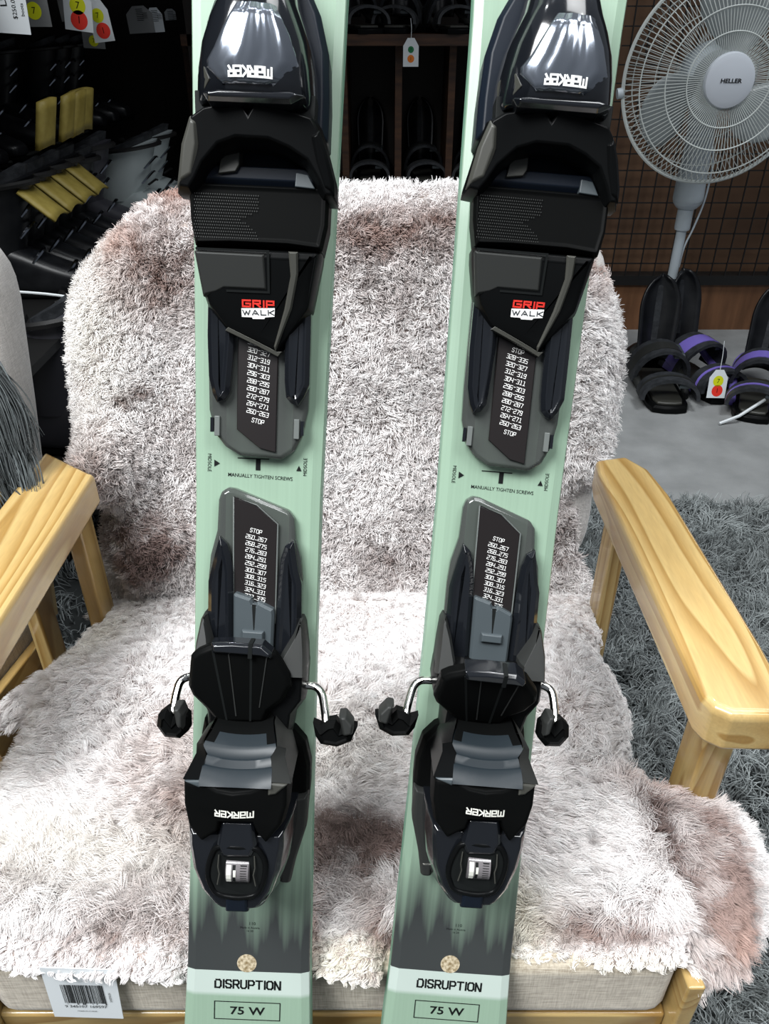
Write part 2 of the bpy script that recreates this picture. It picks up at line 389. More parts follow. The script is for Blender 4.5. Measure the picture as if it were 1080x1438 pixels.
for y in ys:
    w_ = lerp_tab(WID, y); th = lerp_tab([(-457, 4), (-300, 8), (0, 12), (600, 12), (900, 6), (1045, 4)], y)
    z = 0 if y < 820 else (y-820)**2*.0011
    ch = min(5.5, w_*.3)
    rings.append([(-w_+ch, y, z), (0, y, z+.25), (w_-ch, y, z), (w_-.6, y, z-1.6), (w_, y, z-2.6), (w_+.4, y, z-th), (-w_-.4, y, z-th), (-w_, y, z-2.6), (-w_+.6, y, z-1.6)])
body = loft('ski_body', rings, M['ski'], ski, smooth=False)
me = body.data; me.materials.append(M['ski_side']); me.materials.append(M['ski_base'])
for p in me.polygons:
    if p.normal.z < -.7: p.material_index = 2
    elif abs(p.normal.x) > .93: p.material_index = 1
SB = body
# printing on the top sheet
Zp = .35
it = [('75 W', 7.6, 0, 5.2, 0, 1.25, .022),
      ('MANUALLY TIGHTEN SCREWS', 2.9, 1.1, 345.2, -.03, .93, .008),
      ('MIDSOLE', 2.9, -28.0, 352.2, -PI/2, .88, .0), ('MIDSOLE', 2.9, 26.6, 352.0, PI/2, .88, .0),
      ('110', 3, 2, 66, 0, 1, 0), ('Made in Austria', 1.9, .6, 63.2, 0, 1, 0), ('16 20', 1.9, .6, 61, 0, 1, 0)]
V, F = text_geo(it)
v2, f2 = stroke_geo([('DISrUpTION', 5.4, 0, 24.0, 0, .87, .21)]); k = len(V); V += [(x, y, z) for x, y, z in v2]; F += [tuple(i+k for i in q) for q in f2]
def rect(x0, y0, x1, y1): 
    k = len(V); V.extend([(x0, y0, 0), (x1, y0, 0), (x1, y1, 0), (x0, y1, 0)]); F.append((k, k+1, k+2, k+3))
def tri(a, b, c):
    k = len(V); V.extend([(*a, 0), (*b, 0), (*c, 0)]); F.append((k, k+1, k+2))
rect(-21, -1, 21, -.4); rect(-21, 11.3, 21, 11.9); rect(-21, -1, -20.4, 11.9); rect(20.4, -1, 21, 11.9)
rect(-12, 355.2, 6, 355.8); rect(-1.6, 348.8, 1.1, 355.4); tri((-25.2, 354), (-25.2, 350), (-22, 352)); tri((21.5, 349.5), (24.5, 349.5), (23, 352.6))
V = [(x, y, Zp) for x, y, z in V]
mesh_obj('lettering', V, F, M['black_ink'], SB, scale=MM)
# round hologram sticker
c_ = [(math.cos(a)*6.1-.8, math.sin(a)*6.1+38.8) for a in np.linspace(0, 2*PI, 40, endpoint=False)]
holo = noisy(mat('hologram_foil', (.6, .5, .35), .35, metal=.4), srgb(150, 130, 95), srgb(235, 220, 190), 500, 3)
tag(crown('sticker', c_, [(0, .3), (0, .5)], holo, ski, bevel=0), 'round gold hologram sticker')

# ---- upper (toe) unit
def rows(first, n, step, y0, pitch, slope, sep='_'):
    out = []
    for i in range(n):
        a = first+step*i; b = a+7
        if a == 260 and step < 0: b = 263
        if a == 332: b = 335
        out.append((f'{a}{sep}{b}', 2.3, .4, y0+pitch*i, slope, .78, .11))
    return out
clear = [(28, 462), (28.3, 400), (27.9, 384), (25.2, 370), (21, 361), (14, 356), (-9.7, 357.3), (-17.7, 362), (-23.5, 369), (-27, 382), (-27.6, 400), (-27.6, 462)]
crown('toe_track', clear, [(0, .1), (0, 6.5), (2.2, 8.2)], M['smoke'], ski, bevel=.8)
sp = crown('length_scale', [(-11.3, 460), (11, 460), (10.8, 360), (2, 362), (-11, 372)], [(0, 7), (0, 9.2), (.4, 9.6)], M['scale'], ski, bevel=0)
nums = rows(260, 9, 8, 381.6, 4.12, -.21)
nums = [('260-263' if i == 0 else f'{256+8*i}-{263+8*i}',)+a[1:] for i, a in enumerate(nums)]
nums.append(('328-335',)+(2.3, .4, 381.6+4.12*9, -.21, .78, .11))
nums = [(a[0].replace('_', '-'),)+a[1:] for a in nums]
nums += [('STOP', 2.3, .6, 377.0, -.21, .75, .11), ('STOP', 2.3, .4, 381.6+4.12*10, -.21, .75, .11)]
nums = [(a[0], a[1], a[2], a[3]+((0 if i > 9 else 0)), *a[4:]) for i, a in enumerate(nums)]
stroke_lettering('scale_numbers', nums, 9.75, M['white_ink'], sp)
for sgn, wing in ((-1, [(-27, 470), (-12.9, 470), (-12.6, 420), (-13.4, 406), (-14.5, 392), (-17.4, 387.6), (-21.7, 386.2), (-24, 391), (-26.2, 400.4), (-27.2, 422)]),
                  (1, [(14.6, 470), (28.2, 470), (28.7, 425), (28.8, 398), (26, 391), (22.7, 385.8), (19, 387.5), (16.1, 390.6), (15.1, 399), (14.8, 412)])):
    crown('side_rail', wing, [(0, 5), (0, 12.5), (2.6, 15), (4.6, 14.2)], M['black_gloss'], ski, bevel=.8)
    f_ = [(sgn*22-1.5, 379), (sgn*22+1.5, 379), (sgn*22+1.5, 368), (sgn*22-1.5, 368)]
    crown('track_rib', f_, [(0, 7), (0, 9.6)], M['smoke_edge'], ski, bevel=.4)
    crown('screw_slot', [(sgn*25-.9, 378), (sgn*25+.9, 378), (sgn*25+.9, 370), (sgn*25-.9, 370)], [(0, 6), (0, 8.6)], M['black_gloss'], ski, bevel=0)
def hf(x, y): return max(12, min(29, 13.5+(y-413)*.295)) - abs(x)*.03
house = [(-31.6, 466.5), (-31.2, 460), (-28.4, 443.7), (-26.3, 436.5), (-17.5, 424.9), (-.5, 417.8), (11.4, 412.3), (14.9, 417.5), (29.3, 436.5), (33.8, 462), (34.2, 466.5)]
hs = crown('toe_housing', house, [(0, 4), (0, lambda x, y: hf(x, y)-6), (2.2, hf), (5.5, lambda x, y: hf(x, y)+1.3)], M['black_satin'], ski, bevel=.7)
def top(x, y): return hf(x, y)+1.3
crown('grip_window', [(-31.0, 463.4), (5.4, 463), (6.4, 445.2), (-16, 445.2), (-20, 443.2), (-27.6, 441.2)], [(0, lambda x, y: 12), (0, lambda x, y: top(x, y)-1.2), (1.2, lambda x, y: top(x, y)+.3)], M['dark_grey'], hs, bevel=.5)
V = []; F = []
for x0, y0, x1, y1 in ((6.6, 464.6, 7.8, 444), (-30, 464.6, 7.8, 463.5), (-15, 443.9, 7.8, 445.0)):
    k = len(V); V += [(x0, y0, top(x0, y0)+.15), (x1, y0, top(x1, y0)+.15), (x1, y1, top(x1, y1)+.15), (x0, y1, top(x0, y1)+.15)]; F.append((k, k+1, k+2, k+3))
mesh_obj('window_groove', V, F, M['black_ink'], hs, scale=MM)
rg = [(17.6, 464.5), (22.5, 464.5), (22.6, 454), (19.2, 437), (10.2, 414.8), (9.4, 417.5), (15.2, 436.5), (18.6, 453)]
crown('ridge', rg, [(0, lambda x, y: top(x, y)-2), (0, lambda x, y: top(x, y)+.2), (.9, lambda x, y: top(x, y)+1.3)], M['olive_grey'], hs, bevel=.5)  # paler than the housing: the ridge's highlight is put into its colour
crown('tip_lip', [(-17, 424.6), (-.5, 417.6), (11.4, 412.0), (14.0, 415.2), (11, 415.0), (0, 420), (-15, 426.6)], [(0, lambda x, y: hf(x, y)-3), (.2, lambda x, y: hf(x, y)+1.2)], M['olive_grey'], hs, bevel=.3)
lg = stroke_lettering('logo_grip', [('GRIP', 3.0, 1.5, 438.6, 0, 1.7, .3)], lambda x, y: top(x, y)+.12, M['red_ink'], hs)
crown('logo_plate', [(-7.4, 436.1), (10.2, 436.9), (10.0, 432.6), (5, 432.0), (4.6, 431.2), (-1.5, 431.0), (-1.9, 431.8), (-7.3, 431.8)], [(0, lambda x, y: top(x, y)-.5), (0, lambda x, y: top(x, y)+.15)], M['white_ink'], hs, bevel=0)
stroke_lettering('logo_walk', [('WaLK', 2.3, 1.5, 434.3, .03, 1.8, .2)], lambda x, y: top(x, y)+.3, M['navy_black'], hs)
# anti-friction plate
afd = crown('sole_plate', [(-34.3, 497), (37.5, 497), (37.2, 478), (34.6, 465.4), (17, 467), (-12, 467), (-30.7, 466), (-33.2, 479)], [(0, 8), (0, 26), (1.6, 29.5), (3.4, 28.6)], M['black_matte'], ski, bevel=.6)
V = []; F = []
for i in range(30):
    for j in range(15):
        x = -30.6+i*1.15+(j % 2)*.57; y = 491-j*1.5
        if (x+31)*.75 > (y-468)*1.3+4 and y < 490.5 and (x+31) > 9+(491-y)*1.28: continue
        if x > 2: continue
        k = len(V); V += [(x-.3, y, 29.35), (x, y+.42, 29.35), (x+.3, y, 29.35), (x, y-.42, 29.35)]; F.append((k, k+1, k+2, k+3))
tag(mesh_obj('grip_texture', V, F, M['dark_grey'], afd, scale=MM), kind='stuff')
# boot cup under the arch, and the jaw wings over it
crown('toe_cup', [(-33, 496), (35, 496), (33, 512), (20, 534), (-18, 534), (-31, 512)], [(0, 0), (0, 26), (3, 29), (9, 29), (10, 22)], M['navy_black'], ski, bevel=.6)
crown('cup_lug', [(-19, 500), (-9.5, 501.5), (-7.5, 505), (-7.5, 515), (-17, 513.5)], [(0, 22), (.5, 31)], M['olive_grey'], ski, bevel=.5)
crown('cup_lug', [(19.5, 495.4), (31.5, 494.6), (27, 502.5), (20, 503.5)], [(0, 22), (.6, 30.5)], M['grey_plastic'], ski, bevel=.5)
def wf(x, y): return 49 - abs(x-1)*.22 - max(0, 516-y)*.30
jaw = [(-24.3, 529.5), (-17, 530.6), (-14.6, 529.6), (-3.6, 530.6), (-1.3, 527.4), (.4, 530.6), (15, 530.2), (22, 528.8), (30, 527), (33.6, 522), (37.4, 511), (41.3, 498), (41.6, 489.5), (34.2, 489.4), (30.6, 496.7), (25.4, 504.5), (17.3, 508.5), (8.3, 511), (-6.8, 511.2), (-15, 509), (-22.7, 502), (-27.1, 495), (-31.5, 489.7), (-40, 491.0), (-39.6, 495), (-35.6, 512.3), (-31.7, 525)]
crown('toe_jaw', jaw, [(0, lambda x, y: wf(x, y)-17), (0, lambda x, y: wf(x, y)-7), (2.4, lambda x, y: wf(x, y)-.6), (3.2, wf)], M['black_satin'], ski, bevel=1.1)
for sgn, P_ in ((-1, [(-39, 492.5), (-35.2, 511.5), (-30.5, 524.5), (-26.5, 521), (-26, 511), (-29.5, 497)]), (1, [(40.8, 491.5), (40.2, 498.5), (36.2, 511.5), (32.5, 520.5), (28.5, 517), (30.5, 506), (34.5, 494)])):
    crown('jaw_flank', P_, [(0, lambda x, y: wf(x, y)-9), (0, lambda x, y: wf(x, y)-1.5), (2.0, lambda x, y: wf(x, y)+.8)], M['olive_grey'] if sgn < 0 else M['black_satin'], ski, bevel=.8)  # left flank lighter: highlight from the left put into the colour
# spring housing behind the jaws
crown('side_shoulder', [(-31, 520), (35.5, 520), (35.6, 540), (34.6, 562), (30, 580), (22, 596), (12, 612), (-10, 612), (-20, 594), (-27, 575), (-30.5, 556)], [(0, 0), (0, 22), (3, 27)], M['navy_black'], ski, bevel=1.2)
crown('jaw_gap', [(-28, 524), (30, 524), (30.5, 536), (-28.5, 536)], [(0, 20), (0, 40)], M['black_ink'], ski, bevel=.5)
rings = []
for y, hw, top_ in ((529, 28.4, 53), (531, 29.2, 56), (537, 29.4, 58), (546, 29, 59.5), (556, 27.6, 60), (566, 24.6, 59), (574, 21.5, 56.5), (584, 19, 52), (596, 17, 46), (606, 14, 38), (612, 9, 28)):
    rg = []
    for k in range(25):
        a = PI*k/24; cx = math.cos(a); sn = math.sin(a)
        e = 2.6; rg.append((.9+hw*abs(cx)**(2/e)*(1 if cx > 0 else -1), y, 24+(top_-24)*abs(sn)**(2/e)))
    rings.append(rg)
sh = loft('spring_housing', rings, M['black_gloss'], ski, smooth=True)
def dome(x, y):
    top_ = lerp_tab([(529, 53), (531, 56), (537, 58), (546, 59.5), (556, 60), (566, 59), (574, 56.5), (584, 52), (596, 46)], y)
    hw = lerp_tab([(529, 28.4), (537, 29.4), (546, 29), (556, 27.6), (566, 24.6), (574, 21.5), (584, 19), (596, 17)], y)
    u = min(.97, abs((x-.9)/hw)); return 24+(top_-24)*(1-u**2.6)**(1/2.6)
# chrome panel: a faceted fan lying over the dome
rows_ = [(533.4, -11.8, 12.8), (537, -15.2, 16.6), (541.5, -19.6, 21.5), (544.5, -19.6, 24.6), (549, -15.6, 22.5), (556, -11.8, 19.6), (562, -8.6, 16.2), (567.6, -5.2, 13.4)]
V = []; F = [];nc = 29
for y, a, b in rows_:
    for i in range(nc):
        x = a+(b-a)*i/(nc-1); q = i/(nc-1)
        V.append((x, y, dome(x, y)+.9-.9*(abs(q-.5)*2)**6+.30*math.cos(q*2*PI*2.5)+.12*math.cos(q*2*PI*6)*(1 if 0 < i < nc-1 else 0)))
for r in range(len(rows_)-1):
    for i in range(nc-1): k = r*nc+i; F.append((k, k+1, k+nc+1, k+nc))
ch = mesh_obj('chrome_cover', V, F, M['silver_cover'], sh, smooth=True, scale=MM)
sol = ch.modifiers.new('s', 'SOLIDIFY'); sol.thickness = .0012; sol.offset = -1
V = []; F = []
for (x0, y0), (x1, y1) in (((-20, 542.5), (-12.4, 533.8)), ((-12.4, 533.8), (13.4, 533.8)), ((13.4, 533.8), (18.6, 539.6)), ((18.6, 539.6), (25.6, 543.4))):
    pass
stroke_lettering('logo_marker', [('MARKER', 3.9, 1.7, 537.9, PI, .84, .24)], lambda x, y: dome(x, y)+1.7, M['white_ink'], sh)
crown('housing_lip', [(-19, 526.6), (20, 526.8), (27, 531), (20, 533.0), (-14, 532.4), (-22, 531)], [(0, 36), (0, 52), (1.8, 55.5)], M['black_gloss'], sh, bevel=.8)
crown('housing_window', [(-28.2, 533.5), (-21.5, 532.6), (-17.5, 536), (-21, 543), (-27.8, 545)], [(0, lambda x, y: dome(x, y)-4), (.5, lambda x, y: dome(x, y)+.9)], M['olive_grey'], sh, bevel=.6)

# ---- lower (heel) unit
clear2 = [(-21.4, 331.8), (-19.8, 336.4), (-16.2, 338.9), (-12, 338.4), (18.4, 327.2), (21.8, 322.8), (23, 310.5), (26.2, 299.7), (27.6, 288), (27.8, 240), (-26.6, 240), (-26.6, 287), (-25.6, 299.5), (-22, 314)]
crown('heel_track', clear2, [(0, .1), (0, 5.2), (2.2, 7)], M['smoke'], ski, bevel=.8)
s2 = crown('length_scale', [(-12.4, 334.4), (.6, 330), (12.9, 319.8), (12.6, 240), (-10.8, 240)], [(0, 5), (0, 8.2), (.7, 8.6)], M['scale'], ski, bevel=0)
tube('scale_frame', [(-11.2, 262, 8.7), (-12.3, 334.3, 8.7), (.7, 330, 8.7), (12.9, 319.8, 8.7), (12.8, 262, 8.7)], .45, M['smoke_edge'], s2, seg=6, scale=MM)
nm = []
a0 = 260
for i in range(10):
    b0 = a0+7 if i < 9 else 335
    nm.append((f'{a0 if i < 9 else 332}_{b0}', 2.25, .9, 311.1-3.83*i, -.2, .78, .11)); a0 += 8
nm.append(('STOP', 2.25, .7, 315.2, -.2, .75, .11))
stroke_lettering('scale_numbers', nm, 8.8, M['white_ink'], s2)
for P_ in ([(-19.6, 311.5), (-15.3, 307.6), (-13.2, 300.8), (-11.6, 291.7), (-10.2, 240), (-24, 240), (-25.6, 263), (-25.6, 285.6), (-22, 302)],
           [(22.4, 311), (17.6, 308), (15.2, 300.4), (14.2, 288.3), (12.6, 240), (27.2, 240), (28, 266), (27.5, 286), (25.3, 294)]):
    crown('side_rail', P_, [(0, 4), (0, 10), (2.6, 13), (4.4, 12.2)], M['black_gloss'], ski, bevel=.8)
tg = crown('slider_tongue', [(-10.6, 279), (-9.4, 279.9), (-.6, 277.2), (.6, 274.4), (2.2, 274), (3.2, 275.6), (12, 271.4), (12.7, 268.7), (12.2, 240), (-10, 240)], [(0, 8), (0, 13), (1.3, 14.6)], M['grey_plastic'], ski, bevel=.4)
crown('tongue_groove', [(.2, 274), (2.4, 274), (1.6, 255)], [(0, 14), (0, 14.75)], M['black_ink'], tg, bevel=0)
crown('tongue_clip', [(-5, 259.5), (7.5, 259.1), (7.5, 253.6), (-5, 254)], [(0, 14), (0, 16), (.8, 17.4)], M['grey_plastic'], tg, bevel=.4)
# brake housing: a body with two pointed horns
for P_ in ([(-28.8, 264), (-27.2, 267.6), (-25.6, 266.6), (-22.4, 257), (-19.4, 244), (-20, 236), (-30.6, 236), (-29.8, 252)], [(30.4, 262.5), (28.8, 266.2), (27.2, 266.2), (24, 257.5), (17.6, 246), (18, 236), (33, 236), (32.2, 250)]):
    crown('brake_horn', P_, [(0, 1), (0, lambda x, y: 24-max(0, y-246)*.62), (1.6, lambda x, y: 29.5-max(0, y-246)*.62)], M['dark_grey'], ski, bevel=.7)
bh = [(-30, 242), (-22, 243), (22, 243), (32, 243), (33, 240), (32.6, 222), (26.8, 213.5), (25, 199), (-23.8, 199), (-23.6, 213.3), (-30.2, 224.2), (-31.4, 230.3), (-30.6, 240)]
def bf(x, y): return 25-max(0, y-240)*.42-max(0, 215-y)*.4
crown('brake_housing', bh, [(0, 1), (0, lambda x, y: bf(x, y)-6), (2.2, bf), (3.4, lambda x, y: bf(x, y)+.8)], M['black_satin'], ski, bevel=.8)
pd = [(-29.4, 249.5), (-25.6, 253), (-17.6, 257), (9, 257.3), (16.9, 253), (24.8, 240.5), (25.8, 233.3), (21.6, 223.8), (13.8, 217), (10.4, 209.2), (-15.6, 208.2), (-21.8, 216.5), (-29.4, 225), (-31.6, 231), (-30.9, 237)]
def pf(x, y): return 28+(y-208)*.19
pedal = crown('brake_pedal', pd, [(0, lambda x, y: pf(x, y)-8), (0, lambda x, y: pf(x, y)-2.5), (2.4, pf), (4, lambda x, y: pf(x, y)+.3)], M['black_matte'], ski, bevel=.9)
for P_ in ([(-17.6, 254), (-16, 254), (-9.6, 211), (-10.9, 211)], [(3.2, 254), (4.8, 254), (3.6, 211), (2.2, 211)]):
    crown('pedal_groove', P_, [(0, lambda x, y: pf(x, y)-1), (.1, lambda x, y: pf(x, y)+.45)], M['black_ink'], pedal, bevel=0)
for P_ in ([(-8.6, 253), (-8, 253), (-4.6, 214), (-5.3, 214)], [(12.2, 252), (12.8, 252), (8.4, 220), (7.8, 220)]):
    crown('pedal_rib', P_, [(0, lambda x, y: pf(x, y)-1), (0, lambda x, y: pf(x, y)+.7)], M['dark_grey'], pedal, bevel=0)
crown('pedal_bar', [(-17.8, 258.4), (-6, 259.2), (10, 258.6), (15.4, 254), (15, 250.6), (9, 251.6), (-16.8, 252.6)], [(0, 28), (0, 37.5), (1.6, 39.6)], M['black_gloss'], pedal, bevel=.7)
for sx in (-9, 9):
    sc_ = crown('screw_head', [(sx+3.4*math.cos(a), 217+3.4*math.sin(a)) for a in np.linspace(0, 2*PI, 16, endpoint=False)], [(0, 14), (0, 27), (.6, 27.6)], M['black_gloss'], ski, bevel=.2)
crown('pedal_bar_joint', [(2.8, 259.4), (5, 259.4), (4.8, 251), (2.6, 251)], [(0, 30), (0, 39.9)], M['black_ink'], pedal, bevel=0)
# brake arms with their rubber pads
def arm(pts, pad, prong):
    a = tube('brake_arm', pts, 2.35, M['steel'], ski, seg=12, scale=MM, curved=7)
    crown('arm_pad', pad, [(0, 26), (-1.5, 29), (-1.5, 36), (1.5, 40), (2.4, 39)], M['black_matte'], a, bevel=1.2)
    crown('pad_tooth', prong, [(0, 31), (0, 41), (1.2, 44)], M['dark_grey'], a, bevel=1.0)
    return a
arm([(-20, 231.2, 14), (-28, 231.6, 17), (-34.5, 231.4, 19), (-38.2, 229.2, 21), (-39.4, 224, 25), (-39.6, 216, 31), (-39.8, 211, 34)],
    [(-45, 215), (-42, 217.5), (-38.2, 212.5), (-34, 217.5), (-31.3, 215), (-31, 208), (-35, 204), (-42, 204.5), (-45.6, 209.5)],
    [(-37, 222.8), (-33, 223.4), (-31, 219), (-31, 210), (-35, 212)])
arm([(20, 229, 14), (30, 229, 17), (37.6, 228.6, 18), (41.6, 226, 21), (43.6, 221.4, 26), (45.2, 216, 32), (46.2, 211, 35)],
    [(40.5, 212.5), (43, 211.5), (46.5, 214.5), (50.5, 215.5), (53.5, 211.5), (57, 213), (61, 212.5), (58.5, 206), (52, 203), (44, 204), (41.4, 208)],
    [(52.6, 222), (56.6, 222.6), (61.2, 217), (60.8, 211.5), (55.5, 210)])
# heel base, lower shell, heel cup
crown('heel_base', [(-27, 204), (-28.6, 194), (-26, 150), (-20, 120), (-10, 108), (14, 108), (20, 106), (25.2, 107), (29, 121.8), (34.6, 140.9), (36, 164), (35.8, 178), (32.6, 191), (26, 198.6), (16, 204)], [(0, 0), (0, 9), (2.4, 13.5)], M['black_matte'], ski, bevel=1)
crown('heel_base_hook', [(20, 105), (26.6, 105), (29.6, 121), (35, 141), (35.6, 162), (26, 160), (20, 120)], [(0, 4), (0, 15), (1.5, 18)], M['dark_grey'], ski, bevel=1)
def lf(x, y): return lerp_tab([(100, 44), (112, 49), (150, 54), (190, 52)], y)-abs(x-1)*.12
shell = [(-28.5, 160), (-28.2, 148.5), (-26.2, 132.4), (-21.6, 118.6), (-14.6, 109.2), (-9.8, 105.4), (1.6, 104.4), (12.8, 105.8), (17, 109.6), (22.4, 119), (26.6, 134), (28.2, 148), (28.2, 160)]
hsn = crown('heel_shell', shell, [(-1.5, 6), (-1.5, 26), (0, lambda x, y: lf(x, y)-11), (2.6, lambda x, y: lf(x, y)-2.5), (5, lf)], M['black_gloss'], ski, bevel=.8)
rc_ = [(-15, 133), (-12.6, 144), (-8, 150), (9, 150), (14, 146), (16.4, 138), (14.6, 126), (9, 119), (-8.4, 119), (-13.6, 125)]
crown('recess_shade', rc_, [(0, 40), (0, lambda x, y: lf(x, y)+.25)], M['black_ink'], hsn, bevel=0)  # black sheet on the closed shell, painted shade in place of a hollow
V, F = tube_geo([(x, y, lf(x, y)+.2) for x, y in smooth_poly_([q for q in rc_], 5)], 1.5, 8, closed=True)
mesh_obj('recess_rim', V, F, M['black_satin'], hsn, smooth=True, scale=MM)
crown('bottom_channel', [(-5.2, 119.4), (6.4, 119.6), (7.2, 107.4), (-6, 107)], [(0, 32), (0, lambda x, y: lf(x, y)+.2), (1.4, lambda x, y: lf(x, y)+1.2)], M['navy_black'], hsn, bevel=.8)
crown('bridge', [(-8, 166), (10, 166), (12, 152), (9, 144.5), (-6.5, 144), (-10, 151)], [(0, 30), (0, 53), (2, 55)], M['black_gloss'], hsn, bevel=.8)
V = []; nseg = 14; rings = []
for x in (-5, -4.6, 7.6, 8): 
    rr = 8.6 if -5 < x < 8 else 7.8
    rings.append([(x, 135+math.cos(2*PI*k/24)*rr, 46+math.sin(2*PI*k/24)*rr*1.0) for k in range(24)])
M['release_window'] = mat('release_window_clear', (.13, .12, .125), .15, coat=.7)
rw = loft('release_window', rings, M['release_window'], hsn, smooth=True)
V = []; F = []
def cyl_pt(x, a): return (x, 135+math.cos(a)*8.75, 46+math.sin(a)*8.75*1.0)
for (x0, x1, a0, a1) in [(-.9, .7, 1.0, 2.2), (3.4, 6.8, 1.0+.0, 1.08)]+[(3.2, 6.6, 1.0+.16*i, 1.04+.16*i) for i in range(8)]:
    for s_ in range(4):
        b0 = a0+(a1-a0)*s_/4; b1 = a0+(a1-a0)*(s_+1)/4; k = len(V)
        V += [cyl_pt(x0, b0), cyl_pt(x1, b0), cyl_pt(x1, b1), cyl_pt(x0, b1)]; F.append((k, k+1, k+2, k+3))
mesh_obj('release_scale', V, F, M['black_ink'], rw, scale=MM)
V = []; F = []
for x0, x1, a0, a1 in ((-.5, .9, 1.3, 1.75), (-4.2, -1.6, 1.0, 2.2)):
    for s_ in range(4):
        b0 = a0+(a1-a0)*s_/4; b1 = a0+(a1-a0)*(s_+1)/4; k = len(V)
        V += [tuple(np.array(cyl_pt(x, b))+np.array((0, 0, .15))) for x, b in ((x0, b0), (x1, b0), (x1, b1), (x0, b1))]; F.append((k, k+1, k+2, k+3))
mesh_obj('release_marker', V, F, M['silver_ink'], rw, scale=MM)
for sg in (-1, 1):
    tube('bezel_edge', [(1+sg*9.6, 145, 53), (1+sg*10, 138, 53), (1+sg*9.2, 134, 53), (1+sg*10.4, 127, 52)], .35, M['olive_grey'], hsn, seg=6, scale=MM)
stroke_lettering('model_code', [('TCX', 3.6, 0, 0, 0, 1, .25)], 0, M['silver_ink'], hsn)
tc_ = [c for c in kids(hsn) if c.name.startswith('model_code')][0]
tc_.rotation_euler = (0, math.radians(-62), math.radians(94)); tc_.location = (-.0262, .128, .040)
# shield facing up the ski and back
def sf(x, y): return 60-abs(x-.3)**1.5*.045-max(0, 165-y)*.22
shield = [(-29.2, 187), (-28.8, 173.2), (-26, 160.4), (-18, 150.6), (-7.8, 160.4), (-6.9, 165.6), (9, 166), (10.6, 161), (16.4, 151.0), (26.0, 163.5), (28.6, 175), (28.6, 187.6), (17, 190), (8, 187.4), (-.5, 186.6), (-8.6, 187.2), (-15.6, 189.8)]
hc = crown('heel_piece', shield, [(1, 30), (0, lambda x, y: sf(x, y)-7), (1.6, lambda x, y: sf(x, y)-.6), (3.2, sf)], M['black_matte'], ski, bevel=.9)
stroke_lettering('logo_marker', [('MARKER', 3.1, .4, 172.6, PI, 1.08, .24)], lambda x, y: sf(x, y)+.35, M['silver_ink'], hc)
crown('corner_tab', [(17.6, 190), (27.6, 187.4), (21.6, 182.6), (17.6, 182.4)], [(0, 50), (0, lambda x, y: sf(x, y)+.2), (1, lambda x, y: sf(x, y)+1.0)], M['olive_grey'], hc, bevel=.4)
crown('corner_tab', [(-16.6, 190), (-27.6, 187), (-18.6, 185)], [(0, 50), (0, lambda x, y: sf(x, y)+.2), (1, lambda x, y: sf(x, y)+.8)], M['grey_plastic'], hc, bevel=.4)
# stepped cup that takes the boot heel: rows (y, z, half width)
prof = [(187, 58.6, 19), (190.2, 57.2, 19), (195.2, 51.8, 18.5), (195.4, 50.2, 18.3), (199.2, 48.4, 17.2), (199.5, 47.2, 17), (203.6, 46, 19.6), (205.4, 43.4, 19), (208.4, 36, 17), (212, 29, 15.5), (213, 16, 15)]
rings = []
for y, z, hw in prof:
    sag = 2.2
    rings.append([(.3+hw*u, y-sag*(1-u*u)*(1 if y > 188 else 0), z) for u in (-1, -.75, -.5, -.25, 0, .25, .5, .75, 1)]+[(.3+hw, y-3, 12), (.3-hw, y-3, 12)])
cup = loft('boot_cup', rings, M['cup_grey'], ski, smooth=True); cup.data.materials.append(M['black_matte'])
for p in cup.data.polygons:
    if p.center.y > .2058: p.material_index = 1
for sg in (-1, 1):
    X = lambda v: .3+sg*v
    V = [(X(29), 187, 52), (X(18.9), 190, 57), (X(18), 196, 51), (X(17.4), 200, 48.6), (X(20), 204.8, 45.5), (X(24.6), 201.5, 40), (X(24.4), 197.5, 42), (X(19.4), 206.5, 42), (X(16.6), 212.5, 32), (X(21), 206.6, 34),
         (X(28.5), 187, 14), (X(24.8), 200, 14), (X(20.6), 207, 14), (X(16), 213, 14)]
    F = [(0, 1, 2, 6), (2, 3, 6), (3, 4, 5, 6), (4, 7, 9, 5), (7, 8, 9), (0, 6, 5, 11, 10), (5, 9, 12, 11), (9, 8, 13, 12)]
    mesh_obj('cup_cheek', V, F, M['black_satin'] if sg < 0 else M['dark_grey'], ski, bevel=.5, scale=MM)
crown('cup_core', [(-15, 205), (15.6, 205), (15, 218), (-14, 218)], [(0, 4), (0, 24)], M['black_matte'], ski, bevel=.8)

# ---- the second ski: same parts, binding set a little further up, pedal standing higher
ski2 = copy_tree(ski)
tag(ski2, 'right mint green ski with black binding, leaning to the right at its top', 'ski', 'pair of mint green skis')
basis(ski2, (.03966, .2391, .40381), (.99665, -.03481, -.07406), (.08183, .42399, .90196), (0, -.905, .42542))
for c in kids(ski2):
    if c.name.startswith(("brake_arm", "heel_base", "side_shoulder")): c.scale.x = -1
HEEL = ('brake_', 'heel_base', 'heel_shell', 'heel_piece', 'boot_cup', 'cup_cheek', 'cup_core', 'slider_tongue')
TOE = ('toe_housing', 'sole_plate', 'toe_cup', 'cup_lug', 'toe_jaw', 'jaw_', 'side_shoulder', 'spring_housing')
for c in kids(ski2):
    if c.name.startswith(HEEL): c.location.y += .0033
    elif c.name.startswith(TOE): c.location.y += .0098
    elif c.name.startswith(('ski_body', 'sticker')): pass
    else: c.location.y += .0018
    if c.name.startswith('brake_pedal'):
        a = math.radians(25); p = Vector((0, .210, .028)); c.rotation_euler = (a, 0, 0)
        c.location += p - Matrix.Rotation(a, 3, 'X') @ p
